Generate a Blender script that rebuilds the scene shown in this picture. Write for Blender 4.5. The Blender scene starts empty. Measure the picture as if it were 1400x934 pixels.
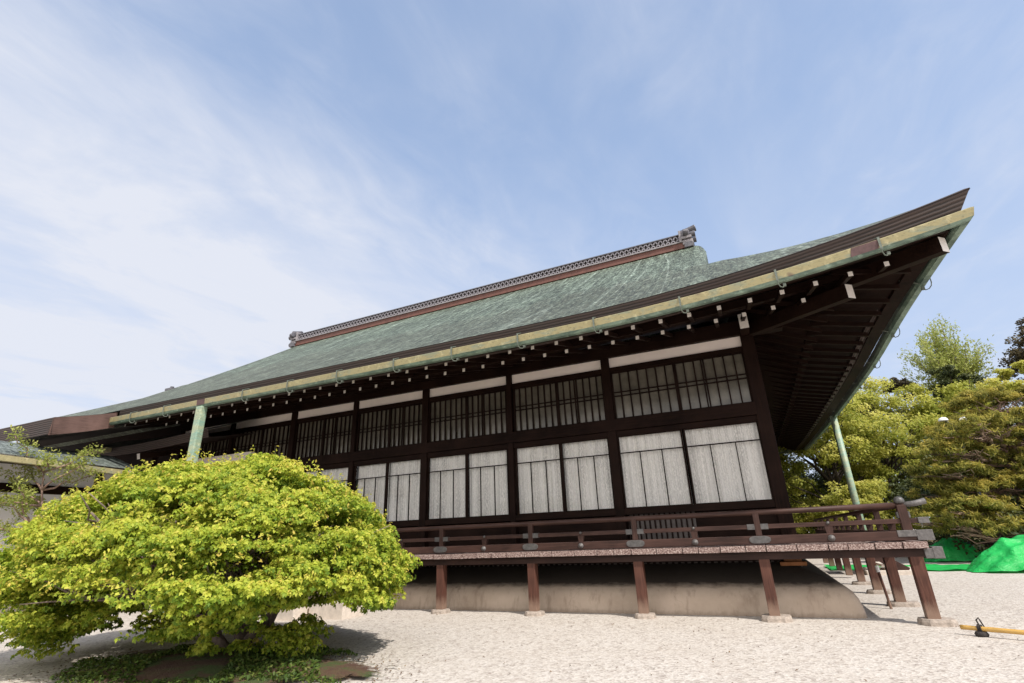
import bpy, bmesh, math, random
import numpy as np
from mathutils import Vector, Matrix

scene = bpy.context.scene
COL = scene.collection
R = math.radians
random.seed(7)
rng = np.random.default_rng(11)

# ------------------------------------------------------------------ camera
CAM_H = 1.04
YAW, PITCH, ROLL = -0.417, 0.368, -0.038
cam_d = bpy.data.cameras.new('camera')
cam = bpy.data.objects.new('camera', cam_d)
COL.objects.link(cam)
cy, sy, cp, sp, cr, sr = math.cos(YAW), math.sin(YAW), math.cos(PITCH), math.sin(PITCH), math.cos(ROLL), math.sin(ROLL)
fwd = Vector((sy * cp, cy * cp, sp))
rt = Vector((cy, -sy, 0))
up = rt.cross(fwd)
r2 = rt * cr + up * sr
u2 = up * cr - rt * sr
M4 = Matrix((r2, u2, -fwd)).transposed().to_4x4()
M4.translation = Vector((0, 0, CAM_H))
cam.matrix_world = M4
cam_d.sensor_width = 36
cam_d.lens = 699.1 / 1400 * 36
cam_d.clip_start = 0.05
cam_d.clip_end = 2000
scene.camera = cam

# ------------------------------------------------------------------ light, sky, exposure
SUN_AZ, SUN_EL = 60.0, 50.0          # azimuth measured from -Y towards +X
sa, ca = math.sin(R(SUN_AZ)), math.cos(R(SUN_AZ))
sun_dir = Vector((sa * math.cos(R(SUN_EL)), -ca * math.cos(R(SUN_EL)), math.sin(R(SUN_EL))))
sd = bpy.data.lights.new('sun', 'SUN')
sd.energy = 3.8
sd.angle = R(0.53)
sd.color = (1.0, 0.955, 0.89)
so = bpy.data.objects.new('sun', sd)
COL.objects.link(so)
so.rotation_euler = sun_dir.to_track_quat('Z', 'Y').to_euler()
so.location = (30, -20, 40)

world = bpy.data.worlds.new('World')
scene.world = world
world.use_nodes = True
wn, wl = world.node_tree.nodes, world.node_tree.links
wn.clear()
w_out = wn.new('ShaderNodeOutputWorld')
w_bg = wn.new('ShaderNodeBackground')
w_sky = wn.new('ShaderNodeTexSky')
w_sky.sky_type = 'NISHITA'
w_sky.sun_disc = False
w_sky.sun_elevation = R(SUN_EL)
w_sky.sun_rotation = R(180 - SUN_AZ)
w_sky.air_density = 1.0
w_sky.dust_density = 0.9
w_sky.ozone_density = 1.3
w_bg.inputs['Strength'].default_value = 0.15


def wnode(t, **kw):
    n = wn.new(t)
    for k, v in kw.items():
        setattr(n, k, v)
    return n


tc = wnode('ShaderNodeTexCoord')
# project the direction on a flat cloud layer (x/z, y/z)
sep = wnode('ShaderNodeSeparateXYZ')
wl.new(tc.outputs['Generated'], sep.inputs[0])
zmax = wnode('ShaderNodeMath', operation='MAXIMUM')
wl.new(sep.outputs['Z'], zmax.inputs[0]); zmax.inputs[1].default_value = 0.06
dx = wnode('ShaderNodeMath', operation='DIVIDE'); wl.new(sep.outputs['X'], dx.inputs[0]); wl.new(zmax.outputs[0], dx.inputs[1])
dy = wnode('ShaderNodeMath', operation='DIVIDE'); wl.new(sep.outputs['Y'], dy.inputs[0]); wl.new(zmax.outputs[0], dy.inputs[1])
cmb = wnode('ShaderNodeCombineXYZ'); wl.new(dx.outputs[0], cmb.inputs[0]); wl.new(dy.outputs[0], cmb.inputs[1])


def wmap(scale, rot, loc=(0, 0, 0)):
    mp = wnode('ShaderNodeMapping')
    wl.new(cmb.outputs[0], mp.inputs['Vector'])
    mp.inputs['Scale'].default_value = scale
    mp.inputs['Rotation'].default_value = (0, 0, R(rot))
    mp.inputs['Location'].default_value = loc
    return mp


def wnoise(mp, scale, detail, rough=0.55, dist=0.0):
    n = wnode('ShaderNodeTexNoise')
    wl.new(mp.outputs[0], n.inputs['Vector'])
    n.inputs['Scale'].default_value = scale
    n.inputs['Detail'].default_value = detail
    n.inputs['Roughness'].default_value = rough
    n.inputs['Distortion'].default_value = dist
    return n


def wramp(src, a, b, ca_=0.0, cb_=1.0):
    m = wnode('ShaderNodeMapRange')
    m.interpolation_type = 'SMOOTHSTEP'
    wl.new(src, m.inputs['Value'])
    m.inputs['From Min'].default_value = a
    m.inputs['From Max'].default_value = b
    m.inputs['To Min'].default_value = ca_
    m.inputs['To Max'].default_value = cb_
    return m


def wmath(op, a, b):
    m = wnode('ShaderNodeMath', operation=op)
    for i, v in enumerate((a, b)):
        if isinstance(v, (int, float)):
            m.inputs[i].default_value = v
        else:
            wl.new(v, m.inputs[i])
    return m.outputs[0]


# cirrus: thick veil towards the west (-X), wisps elsewhere
west = wramp(dx.outputs[0], -0.15, -1.75)
veil_n = wnoise(wmap((0.55, 0.42, 1), 35, (3.1, 1.7, 0)), 1.5, 7, 0.56, 0.35)
edge = wmath('ADD', west.outputs[0], wmath('MULTIPLY', wmath('SUBTRACT', veil_n.outputs['Fac'], 0.5), 2.0))
fine_n = wnoise(wmap((2.4, 1.1, 1), 40, (1.7, 9.0, 0)), 2.2, 9, 0.6, 0.8)
edge = wmath('ADD', edge, wmath('MULTIPLY', wmath('SUBTRACT', fine_n.outputs['Fac'], 0.5), 0.95))
veil = wramp(edge, -0.25, 1.2, 0.03, 0.95)
wisp_n = wnoise(wmap((1.5, 0.6, 1), 28, (0.4, 5.2, 0)), 1.3, 8, 0.55, 0.9)
wisp_m = wnoise(wmap((0.8, 0.6, 1), 10, (8.0, 2.0, 0)), 0.9, 2)
wisp = wmath('MULTIPLY', wramp(wisp_n.outputs['Fac'], 0.46, 0.90, 0.0, 0.30).outputs[0], wramp(wisp_m.outputs['Fac'], 0.42, 0.62, 0.15, 1.0).outputs[0])
haze = wramp(sep.outputs['Z'], 0.98, 0.05, 0.45, 0.80)
mixh = wnode('ShaderNodeMix', data_type='RGBA')
wl.new(haze.outputs[0], mixh.inputs['Factor'])
wl.new(w_sky.outputs[0], mixh.inputs[6])
mixh.inputs[7].default_value = (2.3, 3.12, 4.7, 1)
low = wramp(sep.outputs['Z'], 0.72, 0.02, 0.03, 0.50)
thick_n = wnoise(wmap((1.1, 0.75, 1), 32, (6.2, 3.3, 0)), 1.6, 8, 0.6, 0.7)
thick = wramp(thick_n.outputs['Fac'], 0.30, 0.68, 0.52, 1.0)
cover = wmath('ADD', wmath('ADD', wmath('MULTIPLY', veil.outputs[0], thick.outputs[0]), wisp), wmath('MULTIPLY', low.outputs[0], 0.8))
cover = wmath('MINIMUM', cover, 0.95)
mixc = wnode('ShaderNodeMix', data_type='RGBA')
wl.new(cover, mixc.inputs['Factor'])
wl.new(mixh.outputs[2], mixc.inputs[6])
mixc.inputs[7].default_value = (4.1, 4.25, 4.7, 1)
# unseen bright southern cloud added behind the camera to fill the shaded facade
south = wramp(sep.outputs['Y'], 0.0, -0.55, 0.0, 0.75)
s_up = wramp(sep.outputs['Z'], -0.02, 0.10)
south_n = wnoise(wmap((0.7, 0.7, 1), 0, (5, 5, 0)), 1.2, 5)
s_f = wmath('MULTIPLY', wmath('MULTIPLY', south.outputs[0], s_up.outputs[0]), wramp(south_n.outputs['Fac'], 0.3, 0.6, 0.55, 1.0).outputs[0])
mixs = wnode('ShaderNodeMix', data_type='RGBA')
wl.new(s_f, mixs.inputs['Factor'])
wl.new(mixc.outputs[2], mixs.inputs[6])
mixs.inputs[7].default_value = (10.0, 9.6, 9.2, 1)
wl.new(mixs.outputs[2], w_bg.inputs['Color'])
wl.new(w_bg.outputs[0], w_out.inputs['Surface'])

scene.view_settings.view_transform = 'Standard'
scene.view_settings.look = 'None'
scene.view_settings.gamma = 1
scene.view_settings.exposure = 0.38
scene.cycles.max_bounces = 10
scene.cycles.diffuse_bounces = 5
scene.cycles.transparent_max_bounces = 12
scene.cycles.use_denoising = True


# ------------------------------------------------------------------ materials
def newmat(name):
    m = bpy.data.materials.new(name)
    m.use_nodes = True
    nt = m.node_tree
    return m, nt, nt.nodes, nt.links, nt.nodes['Principled BSDF']


def mapping(nt, scale=(1, 1, 1), rot=(0, 0, 0), coord='Object', loc=(0, 0, 0)):
    t = nt.nodes.new('ShaderNodeTexCoord')
    m = nt.nodes.new('ShaderNodeMapping')
    m.inputs['Scale'].default_value = scale
    m.inputs['Rotation'].default_value = rot
    m.inputs['Location'].default_value = loc
    nt.links.new(t.outputs[coord], m.inputs['Vector'])
    return m


def noise(nt, vec, scale, detail=4, rough=0.55, dist=0.0):
    n = nt.nodes.new('ShaderNodeTexNoise')
    n.inputs['Scale'].default_value = scale
    n.inputs['Detail'].default_value = detail
    n.inputs['Roughness'].default_value = rough
    n.inputs['Distortion'].default_value = dist
    if vec is not None:
        nt.links.new(vec, n.inputs['Vector'])
    return n


def ramp(nt, src, stops, interp='LINEAR'):
    r = nt.nodes.new('ShaderNodeValToRGB')
    r.color_ramp.interpolation = interp
    el = r.color_ramp.elements
    while len(el) < len(stops):
        el.new(0.5)
    for e, (p, c) in zip(el, stops):
        e.position = p
        e.color = (*c, 1) if len(c) == 3 else c
    nt.links.new(src, r.inputs[0])
    return r


def mix(nt, fac, a, b, mode='MIX'):
    m = nt.nodes.new('ShaderNodeMix')
    m.data_type = 'RGBA'
    m.blend_type = mode
    for sock, v in ((m.inputs['Factor'], fac), (m.inputs[6], a), (m.inputs[7], b)):
        if isinstance(v, (int, float)):
            sock.default_value = v
        elif isinstance(v, tuple):
            sock.default_value = (*v, 1)
        else:
            nt.links.new(v, sock)
    return m.outputs[2]


def bump(nt, bs, h, strength=0.3, dist=0.02):
    b = nt.nodes.new('ShaderNodeBump')
    b.inputs['Strength'].default_value = strength
    b.inputs['Distance'].default_value = dist
    nt.links.new(h, b.inputs['Height'])
    nt.links.new(b.outputs[0], bs.inputs['Normal'])


def wood(name, dark, mid, light, axis, rough=0.6, wear=None, coat=0.0):
    m, nt, n, l, bs = newmat(name)
    s = [14, 14, 14]
    s[axis] = 0.9
    mp = mapping(nt, tuple(s))
    geo = nt.nodes.new('ShaderNodeObjectInfo')
    add = nt.nodes.new('ShaderNodeVectorMath'); add.operation = 'ADD'
    mul = nt.nodes.new('ShaderNodeMath'); mul.operation = 'MULTIPLY'; mul.inputs[1].default_value = 40
    l.new(geo.outputs['Random'], mul.inputs[0])
    l.new(mp.outputs[0], add.inputs[0]); l.new(mul.outputs[0], add.inputs[1])
    g = noise(nt, add.outputs[0], 3.0, 6, 0.62, 0.6)
    r = ramp(nt, g.outputs['Fac'], [(0.28, dark), (0.52, mid), (0.78, light)])
    big = noise(nt, mapping(nt, (1.3, 1.3, 1.3)).outputs[0], 1.4, 3)
    c = mix(nt, ramp(nt, big.outputs['Fac'], [(0.35, (0, 0, 0)), (0.75, (1, 1, 1))]).outputs[0], r.outputs[0], tuple(min(1, x * 2.2) for x in mid))
    if wear:
        w = noise(nt, add.outputs[0], 7.0, 8, 0.7)
        c = mix(nt, ramp(nt, w.outputs['Fac'], [(0.5, (0, 0, 0)), (0.66, (1, 1, 1))]).outputs[0], c, wear)
    l.new(c, bs.inputs['Base Color'])
    bs.inputs['Roughness'].default_value = rough
    bs.inputs['Specular IOR Level'].default_value = 0.22 if dark[0] > .01 else 0.06
    bump(nt, bs, g.outputs['Fac'], 0.25, 0.01)
    return m


DK = ((0.006, 0.0032, 0.0025), (0.011, 0.0055, 0.004), (0.026, 0.0115, 0.0075))
RD = ((0.015, 0.0085, 0.0068), (0.036, 0.0180, 0.0138), (0.10, 0.054, 0.042))
wd = [wood('dark_wood_%s' % a, *DK, i, 0.55) for i, a in enumerate('xyz')]
wr = [wood('red_wood_%s' % a, *RD, i, 0.5) for i, a in enumerate('xyz')]
w_beam = wood('beam_wood', (0.012, 0.006, 0.0045), (0.022, 0.0105, 0.008), (0.05, 0.025, 0.018), 0, 0.6)
w_post = wood('post_wood', (0.026, 0.012, 0.009), (0.062, 0.026, 0.018), (0.15, 0.072, 0.05), 2, 0.55)
# the feet of the veranda posts are bleached and dusty from splashing rain
_nt = w_post.node_tree
_bs = _nt.nodes['Principled BSDF']
_old = _bs.inputs['Base Color'].links[0].from_socket
_z = _nt.nodes.new('ShaderNodeSeparateXYZ'); _nt.links.new(mapping(_nt).outputs[0], _z.inputs[0])
_nz = noise(_nt, mapping(_nt, (18, 18, 3)).outputs[0], 2.0, 5, 0.65)
_m = _nt.nodes.new('ShaderNodeMath'); _m.operation = 'MULTIPLY_ADD'; _nt.links.new(_nz.outputs['Fac'], _m.inputs[0]); _m.inputs[1].default_value = 0.28; _nt.links.new(_z.outputs[2], _m.inputs[2])
_nt.links.new(mix(_nt, ramp(_nt, _m.outputs[0], [(0.20, (0.7, 0.7, 0.7)), (0.34, (0, 0, 0))]).outputs[0], _old, (0.27, 0.185, 0.135)), _bs.inputs['Base Color'])
w_stump = wood('stump_wood', (0.10, 0.04, 0.018), (0.2, 0.085, 0.035), (0.3, 0.14, 0.065), 2, 0.6)


def plain(name, col, rough=0.7, var=0.15, scale=6.0, bumpy=0.1, metallic=0.0, coord='Object'):
    m, nt, n, l, bs = newmat(name)
    mp = mapping(nt, coord=coord)
    g = noise(nt, mp.outputs[0], scale, 6, 0.6)
    lo = tuple(max(0, c * (1 - var)) for c in col)
    hi = tuple(min(1, c * (1 + var)) for c in col)
    l.new(ramp(nt, g.outputs['Fac'], [(0.3, lo), (0.7, hi)]).outputs[0], bs.inputs['Base Color'])
    bs.inputs['Roughness'].default_value = rough
    bs.inputs['Metallic'].default_value = metallic
    if bumpy:
        bump(nt, bs, g.outputs['Fac'], bumpy, 0.02)
    return m


m_white_end = plain('white_paint', (0.80, 0.74, 0.68), 0.7, 0.08, 30, 0.05)
m_plaster = plain('white_plaster', (0.93, 0.82, 0.76), 0.85, 0.05, 3, 0.05)
m_wall_white = plain('wing_plaster', (0.86, 0.83, 0.84), 0.85, 0.06, 1.5, 0.05)
m_transom = plain('transom_pane', (0.135, 0.12, 0.095), 0.15, 0.35, 3.0, 0.02)
m_slat_bg = plain('grey_board', (0.12, 0.10, 0.09), 0.7, 0.3, 5)
m_darkvoid = plain('dark_interior', (0.02, 0.018, 0.016), 0.9, 0.2, 3)
m_stone = plain('grey_stone', (0.36, 0.30, 0.25), 0.9, 0.35, 22, 0.5)
m_pale_stone = plain('pale_stone', (0.62, 0.54, 0.46), 0.9, 0.15, 14, 0.3)
m_metal = plain('weathered_metal', (0.10, 0.094, 0.09), 0.5, 0.35, 25, 0.25, 0.35)
m_metal_pale = plain('silvered_metal', (0.125, 0.115, 0.11), 0.55, 0.35, 30, 0.25, 0.2)
m_tile = plain('ridge_tile', (0.10, 0.095, 0.105), 0.45, 0.4, 18, 0.3)
m_tile_pale = plain('ridge_mortar', (0.25, 0.23, 0.235), 0.7, 0.3, 18, 0.2)
m_tile_arc = plain('ridge_arc_tile', (0.20, 0.185, 0.20), 0.5, 0.4, 18, 0.2)
m_redboard = plain('red_ridge_board', (0.13, 0.05, 0.035), 0.6, 0.3, 6, 0.1)
m_bamboo = plain('bamboo', (0.55, 0.33, 0.085), 0.4, 0.2, 9, 0.05)
m_rope = plain('dark_rope', (0.035, 0.028, 0.025), 0.9, 0.4, 60, 0.5)
m_lampw = plain('white_enamel', (0.85, 0.84, 0.82), 0.35, 0.03, 5, 0)
m_lampd = plain('dark_pole', (0.05, 0.055, 0.06), 0.5, 0.2, 8, 0.1)


def mk_foundation():
    m, nt, n, l, bs = newmat('foundation_plaster')
    mp = mapping(nt)
    g = noise(nt, mp.outputs[0], 2.2, 7, 0.6)
    c = ramp(nt, g.outputs['Fac'], [(0.3, (0.42, 0.325, 0.245)), (0.7, (0.57, 0.455, 0.355))]).outputs[0]
    # lichen speckles and splash stains
    sp_ = noise(nt, mp.outputs[0], 26, 5, 0.7)
    c = mix(nt, ramp(nt, sp_.outputs['Fac'], [(0.62, (0, 0, 0)), (0.72, (0.7, 0.7, 0.7))]).outputs[0], c, (0.56, 0.48, 0.38))
    st = noise(nt, mapping(nt, (5, 5, 0.7)).outputs[0], 2.0, 5, 0.6)
    c = mix(nt, ramp(nt, st.outputs['Fac'], [(0.52, (0, 0, 0)), (0.75, (0.65, 0.65, 0.65))]).outputs[0], c, (0.24, 0.17, 0.12))
    jt = n.new('ShaderNodeTexVoronoi'); jt.feature = 'DISTANCE_TO_EDGE'; jt.inputs['Scale'].default_value = 0.55
    dn = noise(nt, mp.outputs[0], 3.0, 5, 0.6)
    dv = n.new('ShaderNodeVectorMath'); dv.operation = 'MULTIPLY_ADD'; l.new(dn.outputs['Color'], dv.inputs[0]); dv.inputs[1].default_value = (.35, .35, .35); l.new(mp.outputs[0], dv.inputs[2])
    l.new(dv.outputs[0], jt.inputs['Vector'])
    c = mix(nt, ramp(nt, jt.outputs['Distance'], [(0.0, (0.22, 0.22, 0.22)), (0.004, (0, 0, 0))]).outputs[0], c, (0.16, 0.11, 0.08))
    fz = n.new('ShaderNodeSeparateXYZ'); l.new(mp.outputs[0], fz.inputs[0])
    fn_ = noise(nt, mapping(nt, (5, 5, 3)).outputs[0], 3.0, 7, 0.7)
    fm = n.new('ShaderNodeMath'); fm.operation = 'MULTIPLY_ADD'; l.new(fn_.outputs['Fac'], fm.inputs[0]); fm.inputs[1].default_value = 0.14; l.new(fz.outputs[2], fm.inputs[2])
    c = mix(nt, ramp(nt, fm.outputs[0], [(0.075, (0.6, 0.6, 0.6)), (0.125, (0, 0, 0))]).outputs[0], c, (0.26, 0.19, 0.135))
    # under-deck shade painted dark on the upper mound, with a ragged lower limit
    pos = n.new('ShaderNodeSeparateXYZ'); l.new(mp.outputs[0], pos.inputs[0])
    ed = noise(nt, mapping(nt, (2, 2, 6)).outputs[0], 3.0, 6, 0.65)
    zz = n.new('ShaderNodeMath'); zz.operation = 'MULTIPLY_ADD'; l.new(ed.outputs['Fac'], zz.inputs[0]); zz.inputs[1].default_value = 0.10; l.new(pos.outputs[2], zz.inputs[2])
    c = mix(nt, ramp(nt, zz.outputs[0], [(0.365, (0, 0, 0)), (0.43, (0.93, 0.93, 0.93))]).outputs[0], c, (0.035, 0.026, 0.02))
    l.new(c, bs.inputs['Base Color'])
    bs.inputs['Roughness'].default_value = 0.95
    bump(nt, bs, sp_.outputs['Fac'], 0.25, 0.02)
    return m


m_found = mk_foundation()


def mk_copper_roof(name, base_lo, base_mid, base_hi, pale, coord='UV'):
    """patinated copper shingles: UV = metres along the eave, metres up the slope"""
    m, nt, n, l, bs = newmat(name)
    streak = noise(nt, mapping(nt, (4.2, 0.42, 1), coord=coord).outputs[0], 2.4, 9, 0.7, 0.5)
    patch = noise(nt, mapping(nt, (0.5, 0.28, 1), coord=coord).outputs[0], 1.2, 5, 0.6, 0.6)
    c = ramp(nt, streak.outputs['Fac'], [(0.38, base_lo), (0.5, base_mid), (0.60, base_hi)]).outputs[0]
    c = mix(nt, ramp(nt, patch.outputs['Fac'], [(0.38, (0, 0, 0)), (0.68, (0.75, 0.75, 0.75))]).outputs[0], c, base_lo)
    fine = noise(nt, mapping(nt, (3.0, 9.0, 1), coord=coord).outputs[0], 2.0, 6, 0.75)
    c = mix(nt, ramp(nt, fine.outputs['Fac'], [(0.52, (0, 0, 0)), (0.66, (0.9, 0.9, 0.9))]).outputs[0], c, pale)
    dk = noise(nt, mapping(nt, (2.2, 8.0, 1), coord=coord, loc=(4, 2, 0)).outputs[0], 2.0, 6, 0.7)
    c = mix(nt, ramp(nt, dk.outputs['Fac'], [(0.52, (0, 0, 0)), (0.70, (0.8, 0.8, 0.8))]).outputs[0], c, tuple(x * 0.35 for x in base_lo))
    # a few long run-off streaks straight up the slope
    rs = noise(nt, mapping(nt, (1.15, 0.03, 1), coord=coord, loc=(1.3, 0, 0)).outputs[0], 3.0, 3, 0.6)
    c = mix(nt, ramp(nt, rs.outputs['Fac'], [(0.60, (0, 0, 0)), (0.68, (0.55, 0.55, 0.55))]).outputs[0], c, pale)
    lnn = noise(nt, mapping(nt, (0.32, 0.022, 1), coord=coord, loc=(3.3, 1, 0)).outputs[0], 1.6, 2, 0.4)
    c = mix(nt, ramp(nt, lnn.outputs['Fac'], [(0.492, (0, 0, 0)), (0.4965, (0.5, 0.5, 0.5)), (0.501, (0, 0, 0))]).outputs[0], c, (0.50, 0.58, 0.50))
    # brown weathering towards the eave
    uvs = nt.nodes.new('ShaderNodeSeparateXYZ'); l.new(mapping(nt, coord=coord).outputs[0], uvs.inputs[0])
    wn_ = noise(nt, mapping(nt, (1.4, 0.5, 1), coord=coord, loc=(9, 0, 0)).outputs[0], 2.0, 6, 0.7)
    we = nt.nodes.new('ShaderNodeMath'); we.operation = 'MULTIPLY_ADD'; l.new(wn_.outputs['Fac'], we.inputs[0]); we.inputs[1].default_value = -6.0; l.new(uvs.outputs[1], we.inputs[2])
    c = mix(nt, ramp(nt, we.outputs[0], [(0.0, (0.38, 0.38, 0.38)), (0.6, (0, 0, 0))]).outputs[0], c, (0.095, 0.088, 0.06))
    f1 = noise(nt, mapping(nt, (15, 2.0, 1), coord=coord, loc=(7, 3, 0)).outputs[0], 2.0, 5, 0.72)
    c = mix(nt, 1.0, c, ramp(nt, f1.outputs['Fac'], [(0.36, (0.34, 0.36, 0.34)), (0.5, (0.95, 0.95, 0.95)), (0.64, (1.65, 1.62, 1.65))]).outputs[0], 'MULTIPLY')
    f2 = noise(nt, mapping(nt, (4.0, 16, 1), coord=coord, loc=(1, 8, 0)).outputs[0], 2.0, 5, 0.7)
    c = mix(nt, 1.0, c, ramp(nt, f2.outputs['Fac'], [(0.38, (0.5, 0.5, 0.5)), (0.52, (1, 1, 1)), (0.66, (1.3, 1.3, 1.3))]).outputs[0], 'MULTIPLY')
    br = nt.nodes.new('ShaderNodeTexBrick')
    br.inputs['Scale'].default_value = 1.0
    br.inputs['Brick Width'].default_value = 0.62
    br.inputs['Row Height'].default_value = 0.25
    br.inputs['Mortar Size'].default_value = 0.022
    br.inputs['Mortar Smooth'].default_value = 0.3
    br.inputs['Color1'].default_value = (1, 1, 1, 1)
    br.inputs['Color2'].default_value = (0.60, 0.62, 0.58, 1)
    br.inputs['Mortar'].default_value = (0.30, 0.32, 0.30, 1)
    l.new(mapping(nt, coord=coord).outputs[0], br.inputs['Vector'])
    c = mix(nt, 0.75, c, br.outputs['Color'], 'MULTIPLY')
    l.new(c, bs.inputs['Base Color'])
    bs.inputs['Roughness'].default_value = 0.62
    bs.inputs['Specular IOR Level'].default_value = 0.4
    bump(nt, bs, br.outputs['Color'], 0.5, 0.02)
    return m


m_roof = mk_copper_roof('patina_copper_roof', (0.048, 0.058, 0.036), (0.125, 0.155, 0.108), (0.235, 0.295, 0.225), (0.42, 0.50, 0.42))
m_roof_pale = mk_copper_roof('pale_copper_roof', (0.17, 0.20, 0.19), (0.26, 0.31, 0.295), (0.36, 0.43, 0.41), (0.46, 0.54, 0.52))


def mk_eave():
    """laminated bark/copper eave edge: thin horizontal layers"""
    m, nt, n, l, bs = newmat('laminated_eave')
    mp = mapping(nt, (1, 1, 1), coord='UV')
    w = nt.nodes.new('ShaderNodeTexWave')
    w.wave_type = 'BANDS'; w.bands_direction = 'Y'
    w.inputs['Scale'].default_value = 7.5
    w.inputs['Distortion'].default_value = 1.1
    w.inputs['Detail'].default_value = 3
    w.inputs['Detail Scale'].default_value = 0.6
    l.new(mp.outputs[0], w.inputs['Vector'])
    c = ramp(nt, w.outputs['Fac'], [(0.12, (0.022, 0.0155, 0.0135)), (0.4, (0.052, 0.036, 0.031)), (0.9, (0.068, 0.047, 0.040))]).outputs[0]
    g = noise(nt, mapping(nt, (0.8, 5, 1), coord='UV').outputs[0], 3, 6, 0.6)
    c = mix(nt, ramp(nt, g.outputs['Fac'], [(0.42, (0, 0, 0)), (0.7, (0.6, 0.6, 0.6))]).outputs[0], c, (0.06, 0.033, 0.026))
    l.new(c, bs.inputs['Base Color'])
    bs.inputs['Roughness'].default_value = 0.75
    bump(nt, bs, w.outputs['Fac'], 0.4, 0.015)
    return m


m_eave = mk_eave()
m_eave_red = wood('red_laminate', (0.04, 0.025, 0.021), (0.10, 0.060, 0.050), (0.17, 0.105, 0.088), 1, 0.7)


def mk_gutter(name, cream, teal, cut):
    m, nt, n, l, bs = newmat(name)
    g = noise(nt, mapping(nt, (1.6, 1.6, 5)).outputs[0], 2.2, 8, 0.66, 0.4)
    c = ramp(nt, g.outputs['Fac'], [(cut - 0.14, teal), (cut, tuple((a + b) / 2 for a, b in zip(cream, teal))), (cut + 0.07, cream)]).outputs[0]
    f = noise(nt, mapping(nt, (7, 9, 14)).outputs[0], 3, 7, 0.72)
    c = mix(nt, ramp(nt, f.outputs['Fac'], [(0.52, (0, 0, 0)), (0.68, (0.85, 0.85, 0.85))]).outputs[0], c, tuple(x * 0.45 for x in cream))
    f3 = noise(nt, mapping(nt, (5, 5, 5), loc=(2, 2, 2)).outputs[0], 2, 6, 0.7)
    c = mix(nt, ramp(nt, f3.outputs['Fac'], [(0.56, (0, 0, 0)), (0.68, (0.7, 0.7, 0.7))]).outputs[0], c, tuple(min(1, x * 1.5 + .05) for x in cream))
    b = noise(nt, mapping(nt, (0.9, 0.9, 0.9), loc=(3, 1, 0)).outputs[0], 1.5, 2, 0.5)
    c = mix(nt, ramp(nt, b.outputs['Fac'], [(0.70, (0, 0, 0)), (0.72, (0.9, 0.9, 0.9))]).outputs[0], c, (0.10, 0.055, 0.05))
    l.new(c, bs.inputs['Base Color'])
    bs.inputs['Roughness'].default_value = 0.5
    bump(nt, bs, f.outputs['Fac'], 0.12, 0.01)
    return m


m_gut_cream = mk_gutter('gutter_cream_patina', (0.33, 0.285, 0.145), (0.21, 0.245, 0.18), 0.41)
m_gut_teal = mk_gutter('gutter_teal_patina', (0.20, 0.275, 0.21), (0.075, 0.12, 0.095), 0.50)
m_pipe = mk_gutter('pipe_patina', (0.33, 0.37, 0.24), (0.20, 0.33, 0.26), 0.5)
m_bracket = plain('bracket_patina', (0.12, 0.14, 0.11), 0.6, 0.4, 40, 0.2)
m_patch = plain('bare_copper_patch', (0.10, 0.052, 0.05), 0.55, 0.3, 20, 0.1)


def mk_deck_end():
    m, nt, n, l, bs = newmat('deck_boards')
    g = noise(nt, mapping(nt, (20, 1.5, 20)).outputs[0], 3, 6, 0.7, 0.4)
    c = ramp(nt, g.outputs['Fac'], [(0.36, (0.07, 0.038, 0.032)), (0.50, (0.21, 0.135, 0.115)), (0.64, (0.52, 0.425, 0.38))]).outputs[0]
    l.new(c, bs.inputs['Base Color'])
    bs.inputs['Roughness'].default_value = 0.8
    bump(nt, bs, g.outputs['Fac'], 0.4, 0.02)
    return m


m_deck = mk_deck_end()


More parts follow.
